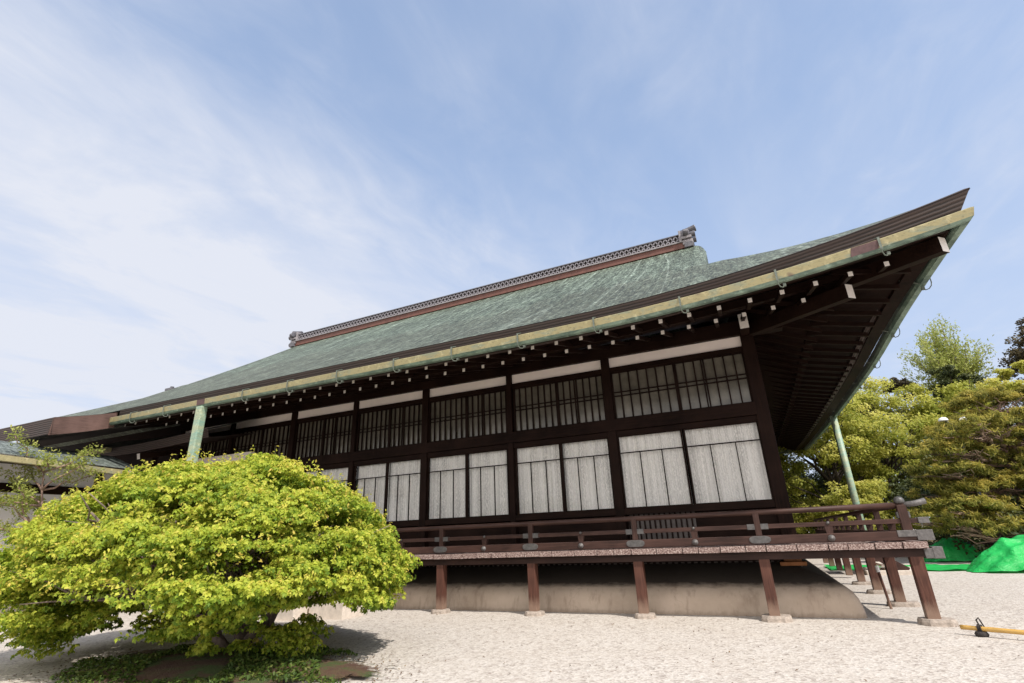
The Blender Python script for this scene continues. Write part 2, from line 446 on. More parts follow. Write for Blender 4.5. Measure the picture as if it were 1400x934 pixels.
def mk_curtain():
    m, nt, n, l, bs = newmat('lace_curtain')
    oi = n.new('ShaderNodeObjectInfo')
    om = n.new('ShaderNodeMath'); om.operation = 'MULTIPLY'; om.inputs[1].default_value = 37.0
    l.new(oi.outputs['Random'], om.inputs[0])

    def mapping(nt_, scale=(1, 1, 1)):
        t_ = n.new('ShaderNodeTexCoord'); ad = n.new('ShaderNodeVectorMath'); ad.operation = 'ADD'
        l.new(t_.outputs['Object'], ad.inputs[0]); l.new(om.outputs[0], ad.inputs[1])
        q_ = n.new('ShaderNodeMapping'); q_.inputs['Scale'].default_value = scale
        l.new(ad.outputs[0], q_.inputs['Vector'])
        return q_
    mp = mapping(nt, (1, 1, 1))
    mot = noise(nt, mapping(nt, (34, 34, 22)).outputs[0], 1.0, 4, 0.6, 1.2)
    w = nt.nodes.new('ShaderNodeTexWave')
    w.wave_type = 'BANDS'; w.bands_direction = 'X'
    w.inputs['Scale'].default_value = 8.5
    w.inputs['Distortion'].default_value = 6.0
    w.inputs['Detail'].default_value = 2.0
    w.inputs['Detail Scale'].default_value = 2.4
    l.new(mapping(nt, (1, 1, 1.15)).outputs[0], w.inputs['Vector'])
    pl = noise(nt, mapping(nt, (9, 1, 0.15)).outputs[0], 1.0, 3, 0.5)
    big = noise(nt, mapping(nt, (1.8, 1, 0.9)).outputs[0], 1.5, 4, 0.6)
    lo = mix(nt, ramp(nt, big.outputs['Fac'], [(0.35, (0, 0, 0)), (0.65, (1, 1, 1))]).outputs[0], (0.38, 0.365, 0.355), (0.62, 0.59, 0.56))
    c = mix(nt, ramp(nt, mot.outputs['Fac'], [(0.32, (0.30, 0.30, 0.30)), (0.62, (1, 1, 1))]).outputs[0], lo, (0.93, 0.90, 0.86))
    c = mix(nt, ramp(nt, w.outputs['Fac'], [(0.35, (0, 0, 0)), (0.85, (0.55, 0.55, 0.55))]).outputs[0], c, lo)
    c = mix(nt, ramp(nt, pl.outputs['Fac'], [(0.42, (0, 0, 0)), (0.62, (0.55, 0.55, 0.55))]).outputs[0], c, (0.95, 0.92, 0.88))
    l.new(c, bs.inputs['Base Color'])
    bs.inputs['Roughness'].default_value = 0.9
    return m


m_curtain = mk_curtain()


def mk_glass():
    m, nt, n, l, bs = newmat('window_glass')
    n.remove(bs)
    tr = n.new('ShaderNodeBsdfTransparent'); tr.inputs[0].default_value = (0.985, 0.985, 0.98, 1)
    gl = n.new('ShaderNodeBsdfGlossy'); gl.inputs['Roughness'].default_value = 0.02
    lw = n.new('ShaderNodeFresnel'); lw.inputs['IOR'].default_value = 1.22
    mx = n.new('ShaderNodeMixShader')
    l.new(lw.outputs[0], mx.inputs[0]); l.new(tr.outputs[0], mx.inputs[1]); l.new(gl.outputs[0], mx.inputs[2])
    l.new(mx.outputs[0], n['Material Output'].inputs['Surface'])
    return m


m_glass = mk_glass()


def mk_gravel():
    m, nt, n, l, bs = newmat('white_gravel')
    mp = mapping(nt)
    v = n.new('ShaderNodeTexVoronoi'); v.inputs['Scale'].default_value = 52
    l.new(mp.outputs[0], v.inputs['Vector'])
    v2 = n.new('ShaderNodeTexVoronoi'); v2.inputs['Scale'].default_value = 24
    l.new(mp.outputs[0], v2.inputs['Vector'])
    sepc = n.new('ShaderNodeSeparateColor'); l.new(v.outputs['Color'], sepc.inputs[0])
    sep2 = n.new('ShaderNodeSeparateColor'); l.new(v2.outputs['Color'], sep2.inputs[0])
    c = ramp(nt, sepc.outputs[0], [(0.0, (0.12, 0.095, 0.08)), (0.14, (0.34, 0.285, 0.25)), (0.30, (0.46, 0.416, 0.368)), (0.6, (0.52, 0.476, 0.425)), (1.0, (0.64, 0.592, 0.535))]).outputs[0]
    c2 = ramp(nt, sep2.outputs[1], [(0.0, (0.28, 0.23, 0.20)), (0.25, (0.48, 0.425, 0.365)), (1.0, (0.58, 0.532, 0.478))]).outputs[0]
    c = mix(nt, 0.5, c, c2)
    b = noise(nt, mp.outputs[0], 0.7, 5, 0.6)
    c = mix(nt, ramp(nt, b.outputs['Fac'], [(0.35, (0, 0, 0)), (0.75, (0.35, 0.35, 0.35))]).outputs[0], c, (0.43, 0.365, 0.30))
    d = noise(nt, mp.outputs[0], 6.5, 6, 0.7)
    c = mix(nt, ramp(nt, d.outputs['Fac'], [(0.64, (0, 0, 0)), (0.74, (0.7, 0.7, 0.7))]).outputs[0], c, (0.33, 0.26, 0.20))
    l.new(c, bs.inputs['Base Color'])
    bs.inputs['Roughness'].default_value = 0.95
    bs.inputs['Specular IOR Level'].default_value = 0.2
    s = n.new('ShaderNodeMath'); s.operation = 'ADD'
    l.new(v.outputs['Distance'], s.inputs[0]); l.new(v2.outputs['Distance'], s.inputs[1])
    dim = noise(nt, mp.outputs[0], 4.2, 5, 0.6)
    dm = n.new('ShaderNodeMath'); dm.operation = 'MULTIPLY_ADD'; l.new(dim.outputs['Fac'], dm.inputs[0]); dm.inputs[1].default_value = 4.0; l.new(s.outputs[0], dm.inputs[2])
    bump(nt, bs, dm.outputs[0], 0.32, 0.012)
    return m


m_gravel = mk_gravel()


def mk_soil(edge=False):
    m, nt, n, l, bs = newmat('moss_and_soil')
    g = noise(nt, mapping(nt).outputs[0], 3.2, 8, 0.65)
    c = ramp(nt, g.outputs['Fac'], [(0.40, (0.105, 0.05, 0.03)), (0.50, (0.12, 0.075, 0.035)), (0.55, (0.07, 0.095, 0.022)), (0.75, (0.10, 0.15, 0.03))]).outputs[0]
    l.new(c, bs.inputs['Base Color'])
    bs.inputs['Roughness'].default_value = 1.0
    g2 = noise(nt, mapping(nt).outputs[0], 30, 6, 0.7)
    bump(nt, bs, g2.outputs['Fac'], 1.0, 0.04)
    if edge:
        # stones show through towards the rim, where UV u runs from 0 (centre) to 1
        uvn = n.new('ShaderNodeSeparateXYZ'); l.new(mapping(nt, coord='UV').outputs[0], uvn.inputs[0])
        e1 = noise(nt, mapping(nt).outputs[0], 5.0, 10, 0.75)
        su = n.new('ShaderNodeMath'); su.operation = 'MULTIPLY_ADD'; l.new(e1.outputs['Fac'], su.inputs[0]); su.inputs[1].default_value = 0.9; l.new(uvn.outputs[0], su.inputs[2])
        tr = n.new('ShaderNodeBsdfTransparent'); mx = n.new('ShaderNodeMixShader')
        l.new(ramp(nt, su.outputs[0], [(0.0, (0, 0, 0)), (1.0, (0, 0, 0))]).outputs[0], mx.inputs[0])
        gt = n.new('ShaderNodeMapRange'); l.new(su.outputs[0], gt.inputs['Value']); gt.inputs['From Min'].default_value = 1.16; gt.inputs['From Max'].default_value = 1.24
        l.new(gt.outputs[0], mx.inputs[0])
        l.new(bs.outputs[0], mx.inputs[1]); l.new(tr.outputs[0], mx.inputs[2])
        l.new(mx.outputs[0], n['Material Output'].inputs['Surface'])
    return m


m_soil = mk_soil()
m_soil_edge = mk_soil(True)


def mk_leaf(name, cols, trans=0.35, rough=0.55):
    """leaf colours picked per leaf from the rnd attribute"""
    m, nt, n, l, bs = newmat(name)
    at_ = n.new('ShaderNodeAttribute'); at_.attribute_name = 'rnd'
    stops = [(i / (len(cols) - 1), c) for i, c in enumerate(cols)]
    c = ramp(nt, at_.outputs['Fac'], stops).outputs[0]
    l.new(c, bs.inputs['Base Color'])
    bs.inputs['Roughness'].default_value = rough
    bs.inputs['Specular IOR Level'].default_value = 0.3
    tl = n.new('ShaderNodeBsdfTranslucent'); l.new(c, tl.inputs[0])
    mx = n.new('ShaderNodeMixShader'); mx.inputs[0].default_value = trans
    l.new(bs.outputs[0], mx.inputs[1]); l.new(tl.outputs[0], mx.inputs[2])
    l.new(mx.outputs[0], n['Material Output'].inputs['Surface'])
    return m


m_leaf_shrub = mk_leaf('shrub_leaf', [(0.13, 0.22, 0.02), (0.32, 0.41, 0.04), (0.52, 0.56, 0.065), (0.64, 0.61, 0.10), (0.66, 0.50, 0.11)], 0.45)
m_leaf_maple = mk_leaf('maple_leaf', [(0.20, 0.25, 0.04), (0.42, 0.43, 0.075), (0.60, 0.57, 0.13), (0.70, 0.62, 0.18)], 0.5)
m_leaf_lime = mk_leaf('lime_leaf', [(0.20, 0.25, 0.035), (0.38, 0.39, 0.06), (0.50, 0.46, 0.09)], 0.42)
m_leaf_willow = mk_leaf('feathery_leaf', [(0.26, 0.32, 0.06), (0.42, 0.45, 0.12), (0.52, 0.52, 0.18)], 0.45)
m_leaf_dark = mk_leaf('evergreen_leaf', [(0.035, 0.05, 0.016), (0.07, 0.085, 0.025), (0.12, 0.13, 0.04)], 0.2)
m_leaf_russet = mk_leaf('russet_leaf', [(0.06, 0.045, 0.03), (0.11, 0.09, 0.045), (0.16, 0.12, 0.06)], 0.2)
m_leaf_litter = mk_leaf('leaf_litter', [(0.06, 0.035, 0.02), (0.13, 0.075, 0.04), (0.25, 0.17, 0.09)], 0.1)
m_needle = mk_leaf('pine_needle', [(0.10, 0.115, 0.025), (0.29, 0.275, 0.06), (0.49, 0.42, 0.09), (0.62, 0.48, 0.11)], 0.45)
m_leaf_small = mk_leaf('young_pine_leaf', [(0.18, 0.24, 0.05), (0.34, 0.38, 0.08), (0.48, 0.47, 0.13)], 0.42)
m_leaf_hedge = mk_leaf('moss_leaf', [(0.04, 0.075, 0.012), (0.09, 0.14, 0.022), (0.18, 0.16, 0.045)], 0.25)
m_bark = plain('grey_bark', (0.17, 0.125, 0.10), 0.9, 0.45, 18, 0.7)
m_bark_pink = plain('pale_bark', (0.26, 0.17, 0.13), 0.9, 0.4, 18, 0.6)
m_bark_dark = plain('dark_bark', (0.06, 0.045, 0.035), 0.9, 0.45, 14, 0.7)


def mk_tarp():
    m, nt, n, l, bs = newmat('green_tarp')
    g = noise(nt, mapping(nt).outputs[0], 2.5, 4, 0.5)
    c = ramp(nt, g.outputs['Fac'], [(0.35, (0.012, 0.42, 0.075)), (0.7, (0.025, 0.60, 0.12))]).outputs[0]
    l.new(c, bs.inputs['Base Color'])
    bs.inputs['Roughness'].default_value = 0.45
    f = noise(nt, mapping(nt, (1, 1, 2)).outputs[0], 5, 5, 0.6, 1.2)
    fd = noise(nt, mapping(nt, (1, 1, 1), loc=(2, 5, 1)).outputs[0], 1.1, 6, 0.65)
    c = mix(nt, ramp(nt, fd.outputs['Fac'], [(0.5, (0, 0, 0)), (0.72, (0.7, 0.7, 0.7))]).outputs[0], c, (0.09, 0.58, 0.19))
    l.new(c, bs.inputs['Base Color'])
    bump(nt, bs, f.outputs['Fac'], 0.6, 0.07)
    tl = n.new('ShaderNodeBsdfTranslucent'); l.new(c, tl.inputs[0])
    mx = n.new('ShaderNodeMixShader'); mx.inputs[0].default_value = 0.2
    l.new(bs.outputs[0], mx.inputs[1]); l.new(tl.outputs[0], mx.inputs[2])
    l.new(mx.outputs[0], n['Material Output'].inputs['Surface'])
    return m


m_tarp = mk_tarp()
# ------------------------------------------------------------------ builders
class MB:
    def __init__(s):
        s.v = []; s.f = []; s.mi = []; s.uv = {}

    def add(s, verts, faces, mi=0):
        o = len(s.v)
        s.v += [tuple(p) for p in verts]
        for f in faces:
            s.f.append(tuple(o + i for i in f)); s.mi.append(mi)

    def box(s, a, b, mi=0):
        x0, y0, z0 = a; x1, y1, z1 = b
        s.add([(x0, y0, z0), (x1, y0, z0), (x1, y1, z0), (x0, y1, z0), (x0, y0, z1), (x1, y0, z1), (x1, y1, z1), (x0, y1, z1)],
              [(3, 2, 1, 0), (4, 5, 6, 7), (0, 1, 5, 4), (1, 2, 6, 5), (2, 3, 7, 6), (3, 0, 4, 7)], mi)

    def beam(s, p, q, w, h, mi=0, endmi=None, upv=(0, 0, 1), plumb=False):
        p, q = Vector(p), Vector(q)
        d = (q - p).normalized()
        side = d.cross(Vector(upv)).normalized()
        u = Vector(upv) if plumb else side.cross(d)
        vs = []
        for c in (p, q):
            for a, b in ((-1, -1), (1, -1), (1, 1), (-1, 1)):
                vs.append(c + side * (a * w / 2) + u * (b * h / 2))
        s.add(vs, [(0, 1, 5, 4), (1, 2, 6, 5), (2, 3, 7, 6), (3, 0, 4, 7), (3, 2, 1, 0)], mi)
        o = len(s.v) - 8
        s.f.append((o + 4, o + 5, o + 6, o + 7)); s.mi.append(mi if endmi is None else endmi)

    def tube(s, pts, r, n=8, mi=0, cap=True):
        pts = [Vector(p) for p in pts]
        rs = r if isinstance(r, (list, tuple)) else [r] * len(pts)
        rings = []
        prev = None
        for i, p in enumerate(pts):
            d = (pts[min(i + 1, len(pts) - 1)] - pts[max(i - 1, 0)]).normalized()
            if prev is None:
                a = d.orthogonal().normalized()
            else:
                a = (prev - d * prev.dot(d)).normalized()
            prev = a
            b = d.cross(a)
            rings.append([p + (a * math.cos(t) + b * math.sin(t)) * rs[i] for t in [2 * math.pi * k / n for k in range(n)]])
        vs = [v for rg in rings for v in rg]
        fs = []
        for i in range(len(rings) - 1):
            for k in range(n):
                k2 = (k + 1) % n
                fs.append((i * n + k, i * n + k2, (i + 1) * n + k2, (i + 1) * n + k))
        if cap:
            fs.append(tuple(reversed(range(n)))); fs.append(tuple((len(rings) - 1) * n + k for k in range(n)))
        s.add(vs, fs, mi)

    def lathe(s, prof, c, n=16, mi=0, axis='z'):
        vs = []
        for r_, h_ in prof:
            for k in range(n):
                t = 2 * math.pi * k / n
                a, b = r_ * math.cos(t), r_ * math.sin(t)
                vs.append((c[0] + a, c[1] + b, c[2] + h_) if axis == 'z' else (c[0] + a, c[1] - h_, c[2] + b))
        fs = []
        for i in range(len(prof) - 1):
            for k in range(n):
                k2 = (k + 1) % n
                fs.append((i * n + k, i * n + k2, (i + 1) * n + k2, (i + 1) * n + k))
        fs.append(tuple(reversed(range(n)))); fs.append(tuple((len(prof) - 1) * n + k for k in range(n)))
        s.add(vs, fs, mi)

    def prism(s, outline, y0, y1, mi=0):
        """outline in (x, z), extruded along y"""
        n = len(outline)
        vs = [(x, y0, z) for x, z in outline] + [(x, y1, z) for x, z in outline]
        fs = [tuple(range(n)), tuple(reversed(range(n, 2 * n)))]
        for i in range(n):
            j = (i + 1) % n
            fs.append((j, i, n + i, n + j))
        s.add(vs, fs, mi)

    def grid(s, rows, mi=0, uv=None):
        n = len(rows[0]); o = len(s.v)
        vs = [p for r_ in rows for p in r_]
        s.add(vs, [(i * n + k, i * n + k + 1, (i + 1) * n + k + 1, (i + 1) * n + k) for i in range(len(rows) - 1) for k in range(n - 1)], mi)
        if uv:
            for i, r_ in enumerate(uv):
                for k, w in enumerate(r_):
                    s.uv[o + i * n + k] = w

    def build(s, name, mats, parent=None, smooth=False, origin=None, bevel=0.0):
        if not isinstance(mats, (list, tuple)):
            mats = [mats]
        V = np.array([tuple(p) for p in s.v], float)
        if origin is None:
            lo, hi = V.min(0), V.max(0)
            origin = Vector(((lo[0] + hi[0]) / 2, (lo[1] + hi[1]) / 2, lo[2]))
        origin = Vector(origin)
        me = bpy.data.meshes.new(name)
        me.from_pydata((V - np.array(origin)).tolist(), [], s.f)
        for m in mats:
            me.materials.append(m)
        me.polygons.foreach_set('material_index', s.mi)
        if smooth:
            me.polygons.foreach_set('use_smooth', [True] * len(me.polygons))
        if s.uv:
            ul = me.uv_layers.new(name='UVMap')
            li = np.empty(len(me.loops), int); me.loops.foreach_get('vertex_index', li)
            ul.data.foreach_set('uv', np.array([s.uv.get(int(i), (0, 0)) for i in li], float).ravel())
        me.update()
        o = bpy.data.objects.new(name, me)
        COL.objects.link(o)
        if parent is not None:
            o.parent = parent
            o.location = origin - wloc(parent)
        else:
            o.location = origin
        if bevel:
            bv = o.modifiers.new('bevel', 'BEVEL'); bv.width = bevel; bv.segments = 2; bv.limit_method = 'ANGLE'
        return o


def wloc(o):
    v = Vector(o.location)
    while o.parent is not None:
        o = o.parent
        v = v + o.location
    return v


def thing(name, label, cat, loc, group=None):
    o = bpy.data.objects.new(name, None)
    o.empty_display_size = 0.2
    COL.objects.link(o)
    o.location = loc
    return tag(o, label, cat, group)


def tag(o, label=None, cat=None, group=None, kind=None):
    for k, v in (('label', label), ('category', cat), ('group', group), ('kind', kind)):
        if v:
            o[k] = v
    return o


def dup(o, parent, wpos, rotz=None):
    c = o.copy()
    COL.objects.link(c)
    c.parent = parent
    c.location = Vector(wpos) - (wloc(parent) if parent else Vector())
    for ch in list(o.children):
        d = ch.copy(); COL.objects.link(d); d.parent = c
    return c


# ------------------------------------------------------------------ ground
g = MB()
g.grid([[(x, y, 0.0) for x in (-300, -60, -20, 20, 60, 300)] for y in (-300, -40, 0, 20, 60, 300)])
tag(g.build('ground', m_gravel, origin=(0, 0, 0)), kind='structure')

# moss and soil bed under the shrub: a slightly raised, ragged patch
SHC = Vector((-5.2, 4.25, 0))
g = MB()
rows = []
for i in range(9):
    rr = i / 8
    row = []
    for k in range(97):
        t = 2 * math.pi * k / 96
        w = 1 + 0.14 * math.sin(3 * t + 1) + 0.09 * math.sin(7 * t) + 0.06 * math.sin(11 * t + 2) + .04 * math.sin(17 * t)
        row.append((SHC.x + 0.25 + 1.95 * rr * w * math.cos(t), SHC.y - 0.35 + 1.08 * rr * w * math.sin(t), 0.003 + 0.07 * (1 - rr ** 2)))
    rows.append(row)
g.grid(rows, 0, [[(i / 8, k / 96) for k in range(97)] for i in range(9)])
tag(g.build('soil_bed', m_soil_edge, smooth=True), kind='structure')
g = MB()
g.grid([[(x, y, 0.012 + 0.004 * math.sin(x)) for x in np.linspace(-16, 60, 30)] for y in np.linspace(26.5, 90, 20)])
tag(g.build('garden_soil', m_soil, smooth=True), kind='structure')

# ------------------------------------------------------------------ eave geometry shared by roof, gutter and rafters
XC, YC = 2.76, 6.46          # gutter corner in plan
SIDE_L = 18.5


def rise(t, amp=0.43):
    a = amp * max(0.0, 1 - t / 5.26) ** 2.2
    return a


def side_extra(t):
    return 0.30 * max(0.0, (t - 5) / 13.5) ** 2


def side_x(t):
    return XC - 0.26 * (1 - max(0.0, 1 - t / 3.0) ** 2) - 0.012 * t


def front_pt(t, d, z, amp=0.43):
    """t metres left of the corner, d metres in from the gutter line"""
    return (XC - d - t * 1.0, YC + d, z + rise(t, amp))


def side_pt(t, d, z, amp=0.43):
    return (side_x(t) - d, YC + d + t, z + rise(t, amp) + side_extra(t))


T_FRONT = [0, .12, .3, .6, 1, 1.4, 1.9, 2.4, 3, 3.7, 4.5, 5.5, 7, 9, 11, 13, 15.4]
T_SIDE = [0, .12, .3, .6, 1, 1.4, 1.9, 2.4, 3, 3.7, 4.5, 5.5, 7, 9, 11, 13, 15, 17, 18.5]


def sweep(mb, prof, fn, ts, mi=0, amp=0.43, closed=True, caps=True):
    rows = [[fn(t, d, z, amp) for d, z in prof] for t in ts]
    n = len(prof)
    uvs = []
    acc = [0]
    for a, b in zip(prof, prof[1:] + prof[:1]):
        acc.append(acc[-1] + math.hypot(a[0] - b[0], a[1] - b[1]))
    if closed:
        rows = [r_ + [r_[0]] for r_ in rows]
        uvs = [[(t, acc[k]) for k in range(n + 1)] for t in ts]
    else:
        uvs = [[(t, acc[k]) for k in range(n)] for t in ts]
    mb.grid(rows, mi, uvs)
    if caps and closed:
        mb.add(rows[0][:-1], [tuple(range(n))], mi)
        mb.add(rows[-1][:-1], [tuple(reversed(range(n)))], mi)


# ------------------------------------------------------------------ main hall
hall = thing('wooden_hall', 'long dark timber hall with curved green copper roof and upturned eave corner', 'building', (-6.0, 9.0, 0))

# --- roof surface
ZE = 4.03
DR = 6.4          # ridge distance from the eave edge
YE = 6.58         # eave top edge


def hgt(d):
    return 0.575 * d + 0.0081 * d * d


def roof_z(x, d):
    t = max(0.0, 2.85 - d * 0.6 - x)
    z = ZE + hgt(d) * (1 + 0.045 * (x + 14.6) / 14.4 * min(1, max(0, d) / 3)) + rise(t, 0.54) * max(0.0, 1 - d / 3.6) ** 1.6
    return z


GX = -0.02
roof = MB()
# lower skirt of the front slope, out to the hip
ds = [0, .12, .35, .7, 1.1, 1.55, 1.62, 1.9, 2.3, 2.62]
xl0 = -22.0
rows, uvs = [], []
for d in ds:
    xr = 2.85 - d
    xl0 = -22.0 if d < 1.6 else -14.75
    xs = [xl0 + (xr - xl0) * (1 - (1 - k / 40) ** 1.5) for k in range(41)]
    rows.append([(x, YE + d, roof_z(x, d)) for x in xs]); uvs.append([(x, d * 1.16) for x in xs])
roof.grid(rows, 0, uvs)
# upper slope between the two gables with rounded verges
rows, uvs = [], []
for d in [2.62, 3.0, 3.4, 3.9, 4.4, 4.9, 5.4, 5.9, 6.3, DR]:
    xs = [-14.75, -14.7, -14.6, -14.5] + list(np.linspace(-14.3, -0.42, 26)) + [-0.36, -.3, -.24, -.18, -.12, -.07, GX]
    row = []
    for x in xs:
        e = max(0.0, (x + 0.42) / 0.40, (-14.45 - x) / 0.3)
        row.append((x, YE + d, roof_z(x, d) - 0.26 * e ** 4.5))
    rows.append(row); uvs.append([(x, d * 1.16) for x in xs])
roof.grid(rows, 0, uvs)
# back slope (seen only from elsewhere)
roof.grid([[(x, 2 * (YE + DR) - y, z) for x, y, z in r_] for r_ in rows], 0, uvs)
rows, uvs = [], []
for d in [0, 0.8, 1.7, 2.62]:
    xs = np.linspace(-14.75, 2.5 - d, 20)
    rows.append([(x, 2 * (YE + DR) - (YE + d) if False else 25.0 - d, roof_z(-3, d)) for x in xs]); uvs.append([(x, d * 1.16) for x in xs])
roof.grid(rows, 0, uvs)
# side skirt to the right of the gable
rows, uvs = [], []
for d in ds:
    tt = [0] + [s for s in T_SIDE[1:]]
    row = []
    for t in tt:
        f = t / 18.5
        ylen = 18.5 - 0 * d
        y = YE + d + f * (25.0 - d - YE - d)
        tloc = (y - YE)
        xx = side_x(min(tloc, 18.5)) - .10 + .19 * max(0, 1 - tloc / 2.5) - d
        z = ZE + hgt(d) + rise(max(0, tloc - 0.4 * d), 0.54) * max(0.0, 1 - d / 3.6) ** 1.6 + side_extra(tloc) * max(0, 1 - d / 2.62)
        if t == 0:
            xx = 2.85 - d; z = roof_z(xx, d)
        row.append((xx, y, z))
    rows.append(row); uvs.append([(p[1], d * 1.16) for p in row])
roof.grid(rows, 0, uvs)
# flat cover strip where skirt meets the gable wall
roof.grid([[(0.23, 9.2, 5.54), (0.05, 14, 5.58), (0.0, 22.4, 5.55)], [(-0.9, 9.2, 5.56), (-0.9, 14, 5.62), (-0.9, 22.4, 5.56)]], 0, [[(0, 0), (0, 1), (0, 2)], [(1, 0), (1, 1), (1, 2)]])
# projecting lower apron at the far left of the front slope
rows, uvs = [], []
for d in [-1.08, -.8, -.5, -.25, 0]:
    xs = list(np.linspace(-22, -12.72, 24))
    rows.append([(x, YE + d, ZE - 0.03 + 0.34 * d + 0.05 * d * d) for x in xs]); uvs.append([(x, d * 1.1) for x in xs])
roof.grid(rows, 0, uvs)
roof_o = roof.build('roof', m_roof, hall, smooth=True)

# wing ridge far left: the roof behind keeps the silhouette low
g = MB()
rows = []; uvs = []
for d in [1.55, 2.2, 3.0, 4.0]:
    xs = list(np.linspace(-22, -14.6, 12))
    rows.append([(x, YE + d, roof_z(x, min(d, 1.55)) - 0.45 * max(0, d - 1.55)) for x in xs]); uvs.append([(x, d) for x in xs])
g.grid(rows, 0, uvs)
g.build('rear_slope', m_roof, roof_o, smooth=True)

# laminated eave edge
g = MB()
prof = [(0.23, 3.80), (0.20, 3.86), (0.12, 4.035), (0.16, 4.05), (0.45, 4.10), (0.45, 3.80)]


def eave_front(t, d, z, amp):
    k = (z - 3.80) / 0.25
    return (XC - d + 0.135 + 0.075 * k - t, YC + d, z + rise(t, 0.46 + 0.09 * min(1, k)))


def eave_side(t, d, z, amp):
    k = (z - 3.80) / 0.25
    return (side_x(t) - d + (0.135 + 0.075 * k) * max(0, 1 - t / 2.5), YC + d + t, z + rise(t, 0.46 + 0.09 * min(1, k)) + side_extra(t))


sweep(g, prof, eave_front, T_FRONT, 0)
sweep(g, prof, eave_side, T_SIDE, 0)
g.build('eave_edge', m_eave, roof_o)
# eave edge of the projecting apron (front and the lit return)
g = MB()
ys = np.linspace(YE - 1.10, YE + 0.05, 9)
ra, rb = [], []
for y in ys:
    d = y - YE
    zt = ZE - 0.035 + 0.34 * d + 0.05 * d * d
    ra.append((-12.70, y, zt)); rb.append((-12.74, y, zt - 0.34 + 0.02 * d))
g.grid([rb, ra], 1, [[(y, 0) for y in ys], [(y, .33) for y in ys]])
xs = np.linspace(-22, -12.70, 12)
zt = ZE - 0.035 - 0.34 * 1.10 + 0.05 * 1.21
g.grid([[(x, YE - 1.06, zt - 0.33) for x in xs], [(x, YE - 1.10, zt) for x in xs]], 0, [[(x, 0) for x in xs], [(x, .33) for x in xs]])
g.grid([[(x, y, ZE - 0.375 + 0.32 * (y - YE) - 0.02) for y in (YE - 1.06, YE - .5, YE + 0.1, YE + 2.2)] for x in (-22, -17, -12.74)], 0)
g.build('apron_edge', [m_eave, m_eave_red], roof_o)

# gable wall and verge board on the right
g = MB()
g.prism([(9.3, 5.35), (YE + DR, 8.05), (2 * (YE + DR) - 9.3, 5.35)], 0, 0.2)
g2 = MB(); g2.v = [(-0.42 - p[1] * 0.5, p[0], p[2]) for p in g.v]; g2.f = g.f; g2.mi = g.mi
g2.build('gable_wall', wd[1], roof_o)

# ridge: red boards, pale fillet, tile lattice, cap
YR = YE + DR


def zr(x):
    return roof_z(x, DR) - 0.02


g = MB()
rx = np.linspace(-14.5, -0.45, 30)
for mi, (hw, za, zb) in enumerate([(0.17, -0.06, 0.105), (0.21, 0.105, 0.14)]):
    for y in (-hw, hw):
        g.grid([[(x, YR + y, zr(x) + za) for x in rx], [(x, YR + y, zr(x) + zb) for x in rx]], mi)
    g.grid([[(x, YR - hw, zr(x) + zb) for x in rx], [(x, YR + hw, zr(x) + zb) for x in rx]], mi)
    g.grid([[(x, YR - hw, zr(x) + za) for x in rx], [(x, YR + hw, zr(x) + za) for x in rx]], mi)
g.build('ridge_board', [m_redboard, m_tile_pale], roof_o)
g = MB()
g.grid([[(x, YR - 0.13, zr(x) + 0.165) for x in rx], [(x, YR - 0.13, zr(x) + 0.345) for x in rx]], 0)
g.grid([[(x, YR + 0.13, zr(x) + 0.165) for x in rx], [(x, YR + 0.13, zr(x) + 0.345) for x in rx]], 0)
# lattice of half-round tiles in two rows
nx = 104
for j in range(2):
    for k in range(nx):
        x = -14.40 + (k + 0.5 * (j % 2)) * (13.88 / nx)
        zc = zr(x) + 0.155 + j * 0.10
        vs = []
        for ra_, rb_ in ((0.062, 0.088), (0.030, 0.048)):
            vs += [(x + ra_ * math.cos(math.pi * q / 6), YR - 0.165, zc + rb_ * math.sin(math.pi * q / 6)) for q in range(7)]
        vs += [(x + 0.062 * math.cos(math.pi * q / 6), YR - 0.13, zc + 0.088 * math.sin(math.pi * q / 6)) for q in range(7)]
        g.add(vs, [(q, q + 1, 8 + q, 7 + q) for q in range(6)] + [(q + 1, q, 14 + q, 15 + q) for q in range(6)], 1)
g.beam((-14.45, YR, zr(-14.45) + 0.362), (-0.45, YR, zr(-0.45) + 0.362), 0.36, 0.03, 2)
g.tube([(-14.5, YR, zr(-14.5) + 0.39), (-0.4, YR, zr(-0.4) + 0.39)], 0.06, 8, 2)
g.build('ridge_tiles', [m_rope, m_tile_arc, m_tile], roof_o)


